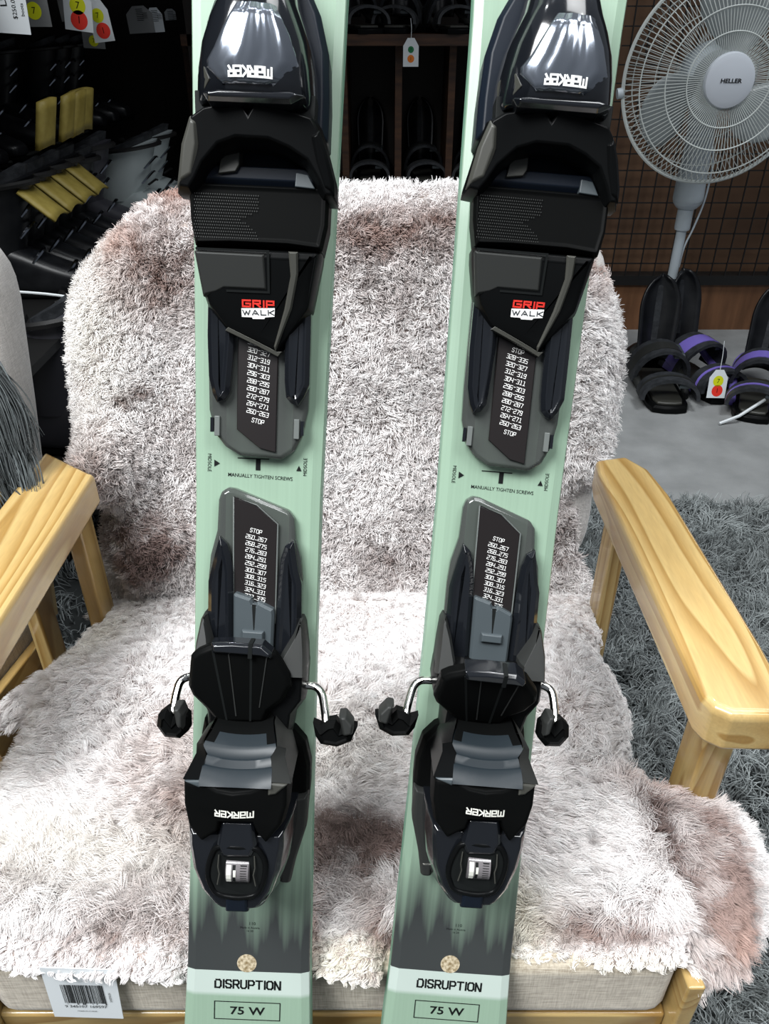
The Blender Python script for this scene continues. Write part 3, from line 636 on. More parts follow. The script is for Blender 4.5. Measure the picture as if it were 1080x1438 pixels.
# ------------------------------------------------------------------ armchair (wood frame, linen cushions)
def rbox(name, lo, hi, m, parent, r, seg=3):
    return box(name, lo, hi, m, parent, bevel=0) if not r else _rb(name, lo, hi, m, parent, r, seg)
def _rb(name, lo, hi, m, parent, r, seg):
    o = box(name, lo, hi, m, parent)
    for p in o.data.polygons: p.use_smooth = True
    b = o.modifiers.new('b', 'BEVEL'); b.width = r; b.segments = seg; b.harden_normals = True
    return o
def build_chair(label):
    """chair centre at x = 0 in its own frame"""
    t = empty('armchair', (-.037, 0, 0), 0, label, 'armchair', 'matching wood-framed armchairs')
    for sg in (1, -1):
        A = [(.242, .352), (.246, .342), (.256, .335), (.292, .334), (.299, .345), (.301, .40), (.299, .60), (.293, .646), (.277, .673), (.246, .665), (.242, .64)]
        if sg < 0: A = [(.242, .352), (.246, .342), (.256, .335), (.292, .334), (.302, .345), (.307, .40), (.307, .60), (.305, .684), (.241, .637)]
        A = [(x*sg, y) for x, y in A]
        a = crown('arm', A, [(.004, .545), (0, .549), (0, .5755), (.0015, .579), (.0045, .5805)], M['wood_y'], t, bevel=.002, scale=1.0, seg=3)
        rbox('leg', (min(sg*.273, sg*.297), .382, .010), (max(sg*.273, sg*.297), .416, .547), M['wood_z'], t, .003)
        rbox('leg', (min(sg*.265, sg*.281), .63, .010), (max(sg*.265, sg*.281), .665, .547), M['wood_z'], t, .003)
        sr = rbox('side_rail', (min(sg*.236, sg*.248), .252, .29), (max(sg*.236, sg*.248), .68, .415), M['wood_y'], t, .002)
        for v_ in sr.data.vertices:
            if v_.co.y > .5: v_.co.z -= .085
    rbox('front_rail', (-.236, .262, .30), (.236, .282, .356), M['wood_x'], t, .003)
    s = _rb('seat_cushion', (-.235, .259, .358), (.235, .70, .432), M['linen'], t, .016, 4)
    for v_ in s.data.vertices:
        if v_.co.y > .5: v_.co.z -= .075
    # back cushion: rounded slab leaning back, in the plane of the back
    out = []
    for i in range(40):
        a = 2*PI*i/40; e = 7; c_, s_ = math.cos(a), math.sin(a)
        out.append((.282*abs(c_)**(2/e)*(1 if c_ > 0 else -1), .215+.205*abs(s_)**(2/e)*(1 if s_ > 0 else -1)))
    V = []; F = []
    lv = [(.03, -.13), (.008, -.122), (0, -.10), (0, -.05), (.008, -.030), (.03, -.022)]
    n = len(out)
    for ins, d in lv:
        for x, h in offset(out, ins): V.append((x, .69+.283*h-.959*d, .38+.959*h+.283*d))
    for k in range(len(lv)-1):
        for i in range(n): j = (i+1) % n; F.append((k*n+i, k*n+j, (k+1)*n+j, (k+1)*n+i))
    F.append(tuple(range(n))[::-1]); F.append(tuple((len(lv)-1)*n+i for i in range(n)))
    mesh_obj('back_cushion', V, F, M['linen_grey'], t, smooth=True)
    for sg in (-1, 1):
        b = box('back_post', (-.016, -.016, .25), (.016, .016, .60), M['wood_z'], t)
        b.rotation_euler = (-math.radians(14), 0, 0); b.location = (sg*.2, .86-.15, .04)
    return t
chair = build_chair('wood-framed armchair with linen seat, its back and seat covered by pale sheepskins')
chair2 = copy_tree(chair)
tag(chair2, 'grey armchair at the left edge, beside the sheepskin chair, dark shaggy throw over it', 'armchair')
chair2.location = (-.037-.614, .0, 0)
for c in kids(chair2):
    if c.name.startswith('back_cushion'): c.location = (-.052, 0, 0)

# ------------------------------------------------------------------ fur
def in_poly(x, y, P):
    c = False; j = len(P)-1
    for i in range(len(P)):
        xi, yi = P[i]; xj, yj = P[j]
        if (yi > y) != (yj > y) and x < (xj-xi)*(y-yi)/(yj-yi)+xi: c = not c
        j = i
    return c
def dist_poly(x, y, A, B):
    """distance of points to the outline segments (numpy)"""
    px = x[:, None]; py = y[:, None]; dx = B[:, 0]-A[:, 0]; dy = B[:, 1]-A[:, 1]
    t = np.clip(((px-A[:, 0])*dx+(py-A[:, 1])*dy)/(dx*dx+dy*dy+1e-12), 0, 1)
    return np.sqrt((px-A[:, 0]-t*dx)**2+(py-A[:, 1]-t*dy)**2).min(1)
def smooth_poly(P, n=5):
    L = len(P); out = []
    for i in range(L):
        p0, p1, p2, p3 = (Vector(P[(i+k-1) % L]) for k in range(4))
        for k in range(n):
            t = k/n; q = .5*((2*p1)+(p2-p0)*t+(2*p0-5*p1+4*p2-p3)*t*t+(3*p1-p0-3*p2+p3)*t**3); out.append((q.x, q.y))
    return out
from mathutils.geometry import delaunay_2d_cdt
def skin_surface(P, step):
    xs = [p[0] for p in P]; ys = [p[1] for p in P]
    pts = [Vector(p) for p in P]; n = len(P)
    A = np.array(P); B = np.roll(A, -1, 0)
    g = []
    for i, y in enumerate(np.arange(min(ys), max(ys), step)):
        for x in np.arange(min(xs), max(xs), step): 
            x2 = x+(i % 2)*step/2
            if in_poly(x2, y, P): g.append((x2, y))
    g = np.array(g); d = dist_poly(g[:, 0], g[:, 1], A, B); g = g[d > step*.45]
    pts += [Vector(q) for q in g]
    v, e, f, *_ = delaunay_2d_cdt(pts, [(i, (i+1) % n) for i in range(n)], [], 1, 1e-5)
    v = np.array([(q.x, q.y) for q in v]); d = dist_poly(v[:, 0], v[:, 1], A, B)
    return v, d, [tuple(q) for q in f]
def vnoise(P, scale, seed=0):
    return np.array([noise.noise(Vector((p[0]*scale+seed, p[1]*scale, p[2]*scale))) for p in P])
bpy.context.view_layer.update()
def fur(name, V, F, count, length, width, flow, colour, m, parent, clump=.006, clump_amt=.6, rnd=.35, curl=0.0, npt=5, grav=0.0, len_fn=None, dens_fn=None, up=1.0):
    """hair strands on a surface: V, F in world space; flow(p) bends the strands, colour(p, s) -> (root rgb, tip rgb)"""
    V = np.asarray(V); T = []
    for f in F:
        for k in range(1, len(f)-1): T.append((f[0], f[k], f[k+1]))
    T = np.array(T); a, b, c = V[T[:, 0]], V[T[:, 1]], V[T[:, 2]]
    nr = np.cross(b-a, c-a); ar = np.linalg.norm(nr, axis=1); nr /= ar[:, None]+1e-12
    if nr[:, 2].mean() < 0: nr = -nr
    # smooth normals by vertex
    vn = np.zeros_like(V); 
    for k in range(3): np.add.at(vn, T[:, k], nr*ar[:, None])
    vn /= np.linalg.norm(vn, axis=1)[:, None]+1e-9
    w_ = ar.copy()
    if dens_fn is not None: w_ *= dens_fn((a+b+c)/3)
    idx = RNG.choice(len(T), count, p=w_/w_.sum())
    r1 = np.sqrt(RNG.random(count)); r2 = RNG.random(count)
    wa, wb, wc = (1-r1), r1*(1-r2), r1*r2
    R = a[idx]*wa[:, None]+b[idx]*wb[:, None]+c[idx]*wc[:, None]
    Nn = vn[T[idx, 0]]*wa[:, None]+vn[T[idx, 1]]*wb[:, None]+vn[T[idx, 2]]*wc[:, None]
    Nn /= np.linalg.norm(Nn, axis=1)[:, None]
    L = length*(.75+.5*RNG.random(count))
    if len_fn is not None: L = L*len_fn(R)
    fl = flow(R, Nn); D = Nn*up+fl+RNG.normal(0, rnd, (count, 3)); D /= np.linalg.norm(D, axis=1)[:, None]
    # clumps
    nc = max(10, int(ar.sum()/2/(clump*clump*2.2)))
    ci = RNG.choice(count, min(nc, count), replace=False)
    kd = KDTree(len(ci))
    for i, q in enumerate(ci): kd.insert(R[q], i)
    kd.balance(); own = np.array([kd.find(p)[1] for p in R]); cq = ci[own]
    cD = Nn[cq]*up+fl[cq]*1.1+RNG.normal(0, rnd*1.15, (len(ci), 3))[own]; cD /= np.linalg.norm(cD, axis=1)[:, None]
    cL = L[cq]; ph = (RNG.random(len(ci))*2*PI)[own]
    side = np.cross(cD, RNG.normal(0, 1, (len(ci), 3))[own]); side /= np.linalg.norm(side, axis=1)[:, None]; side2 = np.cross(cD, side)
    pts = np.zeros((count, npt, 3)); ts = np.linspace(0, 1, npt)
    for k, t in enumerate(ts):
        own_p = R+D*(L*t)[:, None]
        cl_p = R[cq]+cD*(cL*t)[:, None]+(R-R[cq])*(1-.75*t)
        q = own_p*(1-clump_amt*t)+cl_p*(clump_amt*t)
        if curl: q = q+(side*np.cos(ph+t*4.2)[:, None]+side2*np.sin(ph+t*4.2)[:, None])*(curl*t)-side*(curl*t*np.cos(ph))[:, None]*.3
        q[:, 2] -= grav*(t**2)*L
        pts[:, k] = q
    rc, tc = colour(R, RNG.random(count), RNG.random(len(ci))[own])
    cols = np.ones((count, npt, 4))
    for k, t in enumerate(ts): cols[:, k, :3] = rc*(1-min(1, t*1.35))+tc*min(1, t*1.35)
    rad = np.tile(width*.5*np.array([1, 1, .95, .75, .25][:npt] if npt == 5 else np.linspace(1, .2, npt)), (count, 1))
    # hair lies flat against the back of each ski instead of running through it
    for so in (ski, ski2):
        mi = np.array(so.matrix_world.inverted()); q = pts.reshape(-1, 3) @ mi[:3, :3].T + mi[:3, 3]
        bad = (np.abs(q[:, 0]) < .0415) & (q[:, 2] > -.0135) & (q[:, 2] < .06) & (q[:, 1] > -.3) & (q[:, 1] < .7)
        q[bad, 2] = -.0135-.002*RNG.random(bad.sum()); mw = np.array(so.matrix_world); pts = (q @ mw[:3, :3].T + mw[:3, 3]).reshape(count, npt, 3)
    hc = bpy.data.hair_curves.new(name); hc.add_curves([npt]*count)
    o = bpy.data.objects.new(name, hc); COL.objects.link(o); o.parent = parent
    Mi = np.array(parent.matrix_world.inverted()) if parent else np.eye(4)
    pp = pts.reshape(-1, 3) @ Mi[:3, :3].T + Mi[:3, 3]
    hc.attributes['position'].data.foreach_set('vector', pp.astype(np.float32).ravel())
    ra = hc.attributes.get('radius') or hc.attributes.new('radius', 'FLOAT', 'POINT'); ra.data.foreach_set('value', rad.astype(np.float32).ravel())
    ca = hc.attributes.new('fur_colour', 'FLOAT_COLOR', 'POINT'); ca.data.foreach_set('color', cols.astype(np.float32).ravel())
    hc.materials.append(m); o['kind'] = 'stuff'
    return o
def fur_mat(name, rough=.55):
    m = mat(name, (.6, .6, .6), rough, spec=.3, sheen=.0); p = m.node_tree.nodes['Principled BSDF']
    at = N(m, 'ShaderNodeAttribute', attribute_name='fur_colour'); LK(m, at.outputs['Color'], p.inputs['Base Color'])
    return m
M['fleece'] = fur_mat('sheepskin_fleece'); M['shag'] = fur_mat('shaggy_pile', .7)
M['hide'] = mat('suede_hide', srgb(150, 138, 132), .9)
lin = lambda *c: np.array(srgb(*c)[:3])
TIP, ROOT = lin(247, 244, 243), lin(224, 216, 214)
DTIP, DROOT = lin(140, 122, 117), lin(78, 63, 59)
PTIP, PROOT = lin(194, 164, 153), lin(138, 106, 96)
WTIP, WROOT = lin(236, 232, 216), lin(170, 158, 138)
def patches(R, L, ax):
    """L: (u, v, ru, rv, dark, pink, warm)"""
    dk = np.zeros(len(R)); pk = np.zeros(len(R)); wm = np.zeros(len(R))
    for u, v, ru, rv, d, p, w_ in L:
        g = np.exp(-((ax(R)[0]-u)/ru)**2-((ax(R)[1]-v)/rv)**2); dk += d*g; pk += p*g; wm += w_*g
    return dk, pk, wm
def colourer(L, ax, n1=18, n2=70, base=.0, amp=.5, rk=1.0):
    def f(R, r, rc):
        dk, pk, wm = patches(R, L, ax)
        nz = vnoise(R[:, :], n1)*.55+vnoise(R, n2, 3)*.6
        dk = np.clip(dk*(1+nz*1.2)+nz*amp*.5+base+(rc-.5)*.35+(r-.5)*.25, 0, 1)[:, None]; pk = np.clip(pk*(1+nz), 0, 1)[:, None]; wm = np.clip(wm, 0, 1)[:, None]
        tip = TIP*(1-dk)+DTIP*dk; rt = ROOT*(1-dk)+DROOT*dk
        tip = tip*(1-pk)+PTIP*pk; rt = rt*(1-pk)+PROOT*pk
        tip = tip*(1-wm)+WTIP*wm; rt = rt*(1-wm)+WROOT*wm
        j = (.86+.28*r)[:, None]
        return rt*j*rk, np.clip(tip*j, 0, .95)
    return f
def skin_obj(name, V, F, m, label, cat, group=None, th=.006):
    o = mesh_obj(name, [tuple(q) for q in V], F, m, smooth=True)
    me = o.data
    if sum(p.normal.z for p in me.polygons) < 0: me.flip_normals()
    s = o.modifiers.new('s', 'SOLIDIFY'); s.thickness = th; s.offset = -1
    tag(o, label, cat, group); return o

# sheepskin over the back of the chair; (x, h) in the leaning plane of the back
BQ = np.array((0, .69, .38)); BU = np.array((0, .283, .959)); BN = np.array((0, -.959, .283))
Pb = [(-.352, .263), (-.34, .332), (-.314, .378), (-.275, .415), (-.235, .436), (-.19, .446), (-.03, .449), (.08, .449), (.155, .440), (.195, .417), (.216, .392), (.238, .363), (.262, .298), (.265, .233), (.256, .171), (.240, .135), (.222, .112), (.222, .06), (.250, -.005), (.245, -.02),
      (.15, -.022), (0, -.022), (-.2, -.02), (-.295, -.01), (-.322, .025), (-.312, .075), (-.312, .120), (-.334, .160), (-.350, .215)]
Pb = smooth_poly(Pb, 4)
v, d, Fb = skin_surface(Pb, .011)
e = np.clip(d/.055, 0, 1); hgt = -.055*(1-e)**2*np.where(v[:, 1] > .1, 1, .35)
hgt += .052*np.exp(-((v[:, 0]+.265)/.045)**2-((v[:, 1]-.070)/.050)**2)+.105*np.exp(-((v[:, 0]+.300)/.034)**2-((v[:, 1]-.165)/.045)**2)+.03*np.exp(-((v[:, 0]-.25)/.03)**2-((v[:, 1]-.15)/.04)**2)
hgt += .010*np.exp(-((v[:, 0]+.01)/.20)**2-((v[:, 1]-.24)/.14)**2)
hgt += .030*np.exp(-((v[:, 1]+.02)/.035)**2)
hgt += .004*np.array([noise.noise(Vector((q[0]*14, q[1]*14, 2))) for q in v])
Vb = BQ+v[:, :1]*np.array((1, 0, 0))+v[:, 1:]*BU+hgt[:, None]*BN
back_skin = skin_obj('sheepskin', Vb, Fb, M['hide'], 'short-pile sheepskin hung over the back of the armchair', 'sheepskin')
axb = lambda R: (R[:, 0], (R-BQ) @ BU)
LB = [(-.22, .436, .045, .016, 0, .8, 0), (-.275, .392, .03, .022, .1, .55, 0), (-.24, .36, .05, .035, .45, .2, 0), (-.19, .37, .05, .05, .5, .1, 0), (-.029, .395, .05, .022, .5, .2, 0), (.043, .405, .05, .022, .45, .25, 0), (.105, .395, .04, .022, .6, .15, 0),
      (-.02, .35, .2, .04, .28, 0, 0), (.228, .365, .02, .025, .2, .8, 0), (-.30, .175, .04, .03, .45, .15, 0), (-.335, .15, .025, .02, .1, .8, 0), (-.272, .080, .038, .040, 1.1, .1, 0), (-.24, .07, .05, .03, .4, 0, 0),
      (-.20, .17, .08, .05, .22, 0, 0), (.05, .045, .12, .04, .28, 0, 0), (.2, .09, .05, .05, .3, .05, 0), (.0, .06, .3, .03, .15, 0, 0), (-.31, .30, .04, .10, -.15, 0, .3), (.24, .25, .04, .1, -.1, 0, 0), (-.015, .336, .012, .006, .6, 0, 0),
      (-.255, .24, .012, .006, .8, 0, 0), (-.275, .228, .010, .005, .8, 0, 0), (0, .455, .25, .012, -.3, 0, 0)]
def flow_b(R, Nn):
    n1 = vnoise(R, 22); n2 = vnoise(R, 22, 9); n3 = vnoise(R, 22, 17)
    top_ = np.clip(((R-BQ) @ BU-.36)/.08, 0, 1)
    return np.stack([n1*1.3, n2*.5+top_*.0, n3*1.1-.25+top_*.4], 1)
fur('fur', Vb, Fb, 210000, .0105, .00072, flow_b, colourer(LB, axb, base=.06, rk=.72), M['fleece'], back_skin, clump=.0024, clump_amt=.5, rnd=.5, curl=.0020, up=.6)

# sheepskin over the seat; outline in x, y
Ps = [(-.30, .70), (-.318, .655), (-.322, .60), (-.352, .545), (-.40, .52), (-.43, .49), (-.34, .505), (-.318, .466), (-.318, .43), (-.36, .405), (-.36, .33), (-.30, .272), (-.24, .258), (-.184, .254), (-.124, .252), (-.05, .255), (-.018, .250), (.012, .253), (.09, .266), (.146, .261), (.185, .260), (.205, .268), (.242, .282),
      (.288, .335), (.296, .395), (.262, .405), (.228, .402), (.204, .425), (.216, .466), (.226, .518), (.224, .577), (.224, .63), (.22, .70)]
Ps = smooth_poly(Ps, 4)
v, d, Fs = skin_surface(Ps, .011)
def seat_z(x, y, d):
    z = np.where(y < .48, .446, .446-(y-.48)*.26)
    z = z-.040*(1-np.clip(d/.035, 0, 1))**2*np.where(y < .6, np.where((y < .30) & (x < .2), .45, 1), .2)
    z = z-.035*np.clip((x-.215)/.07, 0, 1)**1.3*np.where(y < .42, 1, .3)-.03*np.clip((-.29-x)/.08, 0, 1)
    z = z-.012*np.exp(-((x-.208)/.009)**2)*np.where(y < .41, 1, 0)
    z = z+.018*np.clip((.30-y)/.04, 0, 1)*0
    return z
nz = np.array([noise.noise(Vector((q[0]*11, q[1]*11, 5))) for q in v])
Vs = np.stack([v[:, 0], v[:, 1], seat_z(v[:, 0], v[:, 1], d)+.005*nz], 1)
for so in (ski, ski2):      # the skis press the front edge of the fleece back
    mi = np.array(so.matrix_world.inverted()); q = Vs @ mi[:3, :3].T + mi[:3, 3]
    bad = (np.abs(q[:, 0]) < .046) & (q[:, 2] > -.022); q[bad, 2] = -.022
    mw = np.array(so.matrix_world); Vs = q @ mw[:3, :3].T + mw[:3, 3]
seat_skin = skin_obj('sheepskin', Vs, Fs, M['hide'], 'long-pile sheepskin spread over the seat, spilling past its front edge', 'sheepskin')
axs = lambda R: (R[:, 0], R[:, 1])
LS = [(-.181, .426, .03, .04, .35, .35, 0), (-.15, .375, .025, .03, .3, .3, 0), (-.025, .335, .045, .022, .9, .05, 0), (.012, .325, .03, .02, .9, .05, 0), (.0, .279, .012, .035, .6, .35, 0), (-.047, .283, .006, .025, .1, .9, 0), (-.02, .30, .05, .04, .35, 0, 0), (-.025, .262, .035, .012, -.2, 0, .8),
      (.150, .279, .055, .009, .9, .35, 0), (.15, .262, .08, .005, 0, 0, .5), (.231, .395, .035, .014, .2, 1.0, 0), (.238, .345, .022, .045, .85, .15, 0), (.232, .30, .026, .026, .75, .2, 0), (.25, .285, .03, .012, .2, .9, 0), (.205, .35, .006, .05, .9, 0, 0),
      (-.136, .285, .04, .02, .5, .1, 0), (-.18, .272, .05, .012, .45, .1, 0), (-.33, .47, .03, .03, .9, 0, 0), (.077, .298, .05, .02, .3, 0, .2), (.095, .285, .02, .02, 0, 0, .7), (-.12, .35, .06, .04, .25, .1, 0), (-.22, .33, .12, .03, .15, 0, .3), (-.05, .42, .1, .05, .1, 0, .2), (-.29, .6, .03, .06, 0, 0, .5), (.1, .36, .07, .03, .12, .05, 0)]
def flow_s(R, Nn):
    n1 = vnoise(R, 12); n2 = vnoise(R, 12, 9)
    fr = np.clip((.30-R[:, 1])/.04, 0, 1); lf_ = np.clip((.5-R[:, 1])/.2, 0, 1)
    lobe = np.clip((R[:, 0]-.2)/.02, 0, 1)
    fx = -.9*lf_*(1-fr)*(1-lobe)*np.clip((.6-R[:, 0]), .4, 1)+n1*1.2+lobe*.3
    fy = -.35*lf_-.55*fr+n2*1.0-lobe*.15
    return np.stack([fx, fy-.25*(1-lf_), -.5*fr+0*fx], 1)
def len_s(R):
    k = np.clip((.60-R[:, 1])/.22, 0, 1); return (.58+.42*k)*(1-.55*np.clip((R[:, 0]-.18)/.02, 0, 1)*(R[:, 1] > .42))*(1-.74*np.clip((.288-R[:, 1])/.014, 0, 1)*(R[:, 0] < .2))
fur('fur', Vs, Fs, 280000, .018, .00064, flow_s, colourer(LS, axs, base=.0, amp=.35), M['fleece'], seat_skin, clump=.0031, clump_amt=.66, rnd=.28, curl=.0022, npt=6, grav=.12, len_fn=len_s, up=.42,
    dens_fn=lambda P: 1+1.2*np.clip((.42-P[:, 1])/.1, 0, 1))

# dark shaggy rug on the floor
Pr = [(-1.0, -.3), (1.7, -.3), (1.7, 1.47), (-1.0, 1.47)]
v, d, Fr = skin_surface(Pr, .06)
Vr = np.stack([v[:, 0], v[:, 1], np.full(len(v), .008)], 1)
rug = skin_obj('rug', Vr, Fr, M['rug_base'], 'dark grey shaggy rug on the floor under the armchairs', 'rug', th=.007)
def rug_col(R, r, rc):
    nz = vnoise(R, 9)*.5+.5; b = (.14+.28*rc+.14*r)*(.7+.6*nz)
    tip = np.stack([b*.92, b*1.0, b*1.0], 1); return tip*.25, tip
def rug_dens(P):
    X, Y = P[:, 0], P[:, 1]
    return np.where((X > .12) & (X < 1.15), 1.0, .08)*np.where(Y > .25, 1, .25)
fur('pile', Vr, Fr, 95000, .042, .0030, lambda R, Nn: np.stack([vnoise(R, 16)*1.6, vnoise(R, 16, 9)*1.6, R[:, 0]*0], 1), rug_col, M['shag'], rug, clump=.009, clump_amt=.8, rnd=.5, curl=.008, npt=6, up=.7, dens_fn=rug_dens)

# dark long-haired throw on the neighbouring chair
Pt = smooth_poly([(-.78, .62), (-.42, .605), (-.367, .59), (-.357, .62), (-.367, .70), (-.43, .76), (-.78, .78)], 4)
v, d, Ft = skin_surface(Pt, .012)
Vt = np.stack([v[:, 0], v[:, 1]*.6+.26, .595+.14*np.clip((v[:, 1]-.62)/.16, 0, 1)-.012*np.exp(-(d/.02)**2)], 1)
throw = skin_obj('throw', Vt, Ft, M['rug_base'], 'dark grey long-haired throw on the left armchair', 'throw')
def thr_col(R, r, rc):
    b = .035+.12*rc*r; t = np.stack([b*.85, b*.98, b], 1); return t*.4, t
fur('pile', Vt, Ft, 13000, .075, .0022, lambda R, Nn: np.stack([.8+vnoise(R, 9)*.5, -.6+0*R[:, 0], -.75+vnoise(R, 9, 4)*.4], 1), thr_col, M['shag'], throw, clump=.012, clump_amt=.6, rnd=.22, curl=.006, npt=7, up=.55, grav=.35)

# barcode card tucked under the fleece at the front of the seat
tagc = empty('barcode_card', (-.200, .2535, .405), 0, 'white barcode card hanging from the front edge of the sheepskin seat', 'card')
tagc.rotation_euler = (math.radians(-2), math.radians(2.5), 0)
tagc.scale = (.80, 1, .92)
V = [(-.0295, 0, -.033), (.0285, 0, -.034), (.031, 0, .032), (-.0285, 0, .033)]
cd_ = mesh_obj('card', V+[(x, .0006, z) for x, y, z in V], [(0, 1, 2, 3), (7, 6, 5, 4), (0, 4, 5, 1), (1, 5, 6, 2), (2, 6, 7, 3), (3, 7, 4, 0)], M['card'], tagc)
V = []; F = []; x = -.0165; rr = random.Random(4)
while x < .0175:
    w_ = rr.choice((.0003, .0005, .0009, .0003)); k = len(V); low = -.0125 if rr.random() > .12 else -.0145
    V += [(x, -.0004, low), (x+w_, -.0004, low), (x+w_, -.0004, .012), (x, -.0004, .012)]; F.append((k, k+1, k+2, k+3)); x += w_+rr.choice((.0003, .0005, .0008))
v2, f2 = text_geo([('9 345107 169597', .0050, 0, -.0172, 0, 1.0, 0), ('MADE IN CHINA', .0022, 0, -.0235, 0, 1, 0), ('SHEEPSKIN', .0026, .0222, -.004, PI/2, 1, 0)])
k = len(V); V += [(x_, -.0004, y_) for x_, y_, z_ in v2]; F += [tuple(i+k for i in q) for q in f2]
mesh_obj('lettering', V, F, M['black_ink'], cd_)
# ------------------------------------------------------------------ fan
def ring_geo(r, z, th, n=72):
    return tube_geo([(math.cos(2*PI*i/n)*r, z, math.sin(2*PI*i/n)*r) for i in range(n)], th, 6, closed=True)
fan = empty('pedestal_fan', (.882, 2.37, 0), 0, 'white pedestal fan with a round wire cage, standing before the wire panel', 'fan')
HC = Vector((-.068, -.235, .815))      # centre of the cage, axis towards -y
mesh_obj('base', *geo_join([tube_geo([(0, 0, .002), (0, 0, .02), (0, 0, .035), (0, 0, .06)], [.10, .10, .085, .03], 40)]), M['black_satin'], fan, smooth=True)
tube('pole', [(0, 0, .05), (0, 0, .46)], .0145, M['fan_white'], fan, 20)
tube('height_collar', [(0, 0, .41), (0, 0, .415), (0, 0, .47), (0, 0, .478)], [.021, .0225, .0225, .018], M['fan_white'], fan, 24)
tube('neck', [(0, 0, .47), (0, 0, .485), (0, 0, .50), (-.005, -.01, .56), (-.02, -.05, .66), (-.045, -.10, .74), (-.065, -.13, .80)], [.026, .040, .043, .041, .036, .036, .03], M['fan_white'], fan, 24, curved=4)
rs = [(-.035, .0), (-.034, .05), (-.02, .075), (.02, .082), (.07, .07), (.10, .03), (.102, 0)]
mot = tube('motor_housing', [HC+Vector((0, .045+a, 0)) for a, b in rs], [max(b, .001) for a, b in rs], M['fan_white'], fan, 32)
def cage(name, sg, n, front):
    parts = []
    if front: prof = [(.05, -.052), (.10, -.060), (.155, -.058), (.20, -.045), (.225, -.018), (.232, 0)]
    else: prof = [(.085, .052), (.12, .06), (.17, .055), (.21, .035), (.228, .012), (.232, 0)]
    for i in range(n):
        a = 2*PI*i/n; tw = .0
        parts.append(tube_geo([(HC.x+math.cos(a+tw*(.232-r))*r, HC.y+y, HC.z+math.sin(a+tw*(.232-r))*r) for r, y in prof], .0011, 4))
    for r, y, th in (((.10, -.061, .0016), (.150, -.060, .0016), (.205, -.042, .0017)) if front else ((.14, .059, .0016), (.2, .042, .0016))):
        v, f = ring_geo(r, y, th); parts.append(([(HC.x+a, HC.y+b, HC.z+c) for a, b, c in v], f))
    V, F = geo_join(parts); return mesh_obj(name, V, F, M['fan_cage'], fan, smooth=True)
cage('front_grille', -1, 120, True); cage('rear_grille', 1, 96, False)
v, f = ring_geo(.233, 0, .0048, 96); mesh_obj('cage_rim', [(HC.x+a, HC.y+b, HC.z+c) for a, b, c in v], f, M['fan_cage'], fan, smooth=True)
tube('grille_cap', [HC+Vector((0, y, 0)) for y in (-.050, -.054, -.064, -.068, -.069)], [.058, .060, .057, .045, .001], M['white_plastic'], fan, 40)
V, F = text_geo([('HELLER', .0125, 0, 0, 0, 1.2, .03)])
mesh_obj('logo', [(HC.x+x, HC.y-.0696, HC.z+y) for x, y, z in V], F, M['black_ink'], fan)
for i in range(3):
    a0 = math.radians(75+120*i); V = []; F = []; nr, na = 10, 9
    for r_ in range(nr):
        r = .055+.15*r_/(nr-1); sp_ = .95*math.sin(PI*(.18+.68*r_/(nr-1)))
        for k in range(na):
            u = k/(na-1)-.5; a = a0+u*sp_*1.15+.35*(r-.05)/.15; V.append((HC.x+math.cos(a)*r, HC.y+.0+u*.05*(1.2-r*2.5), HC.z+math.sin(a)*r))
    for r_ in range(nr-1):
        for k in range(na-1): q = r_*na+k; F.append((q, q+1, q+na+1, q+na))
    b = mesh_obj('blade', V, F, M['fan_blade'], fan, smooth=True); s = b.modifiers.new('s', 'SOLIDIFY'); s.thickness = .002
tube('hub', [HC+Vector((0, y, 0)) for y in (-.03, -.028, .02, .03)], [.03, .055, .062, .04], M['fan_blade'], fan, 32)
tube('power_cord', [(.02, -.02, .66), (.045, -.01, .60), (.05, 0, .50), (.035, 0, .42), (.018, 0, .36), (.014, 0, .30)], .003, M['fan_white'], fan, 8, curved=6)
tube('tilt_knob', [HC+Vector((-.232, 0, -.03)), HC+Vector((-.245, 0, -.032))], .012, M['fan_white'], fan, 16)

# ------------------------------------------------------------------ back display: wooden counter with a wire grid front, cubby shelves in the middle
cnt = empty('display_counter', (0, 0, 0), 0, 'brown wooden display unit with black wire grid front, behind the fan', 'display unit')
box('plinth', (.70, 2.66, 0), (2.2, 3.1, .165), M['panel_wood'], cnt)
box('backing', (.70, 2.70, .165), (2.2, 3.1, 1.3), noisy(mat('backing_board', (.1, .07, .04), .6), srgb(86, 62, 44), srgb(106, 78, 56), 5), cnt)
box('base_rail', (.70, 2.645, .163), (2.2, 2.70, .195), M['wire_black'], cnt)
V = []; F = []
parts = []
for i in range(30): x = .725+i*.0487; parts.append(box_geo((x-.0018, 2.646, .19), (x+.0018, 2.650, 1.25)))
for i in range(21): z = .235+i*.0487; parts.append(box_geo((.70, 2.650, z-.0018), (2.2, 2.654, z+.0018)))
V, F = geo_join(parts); mesh_obj('wire_grid', V, F, M['wire_black'], cnt)

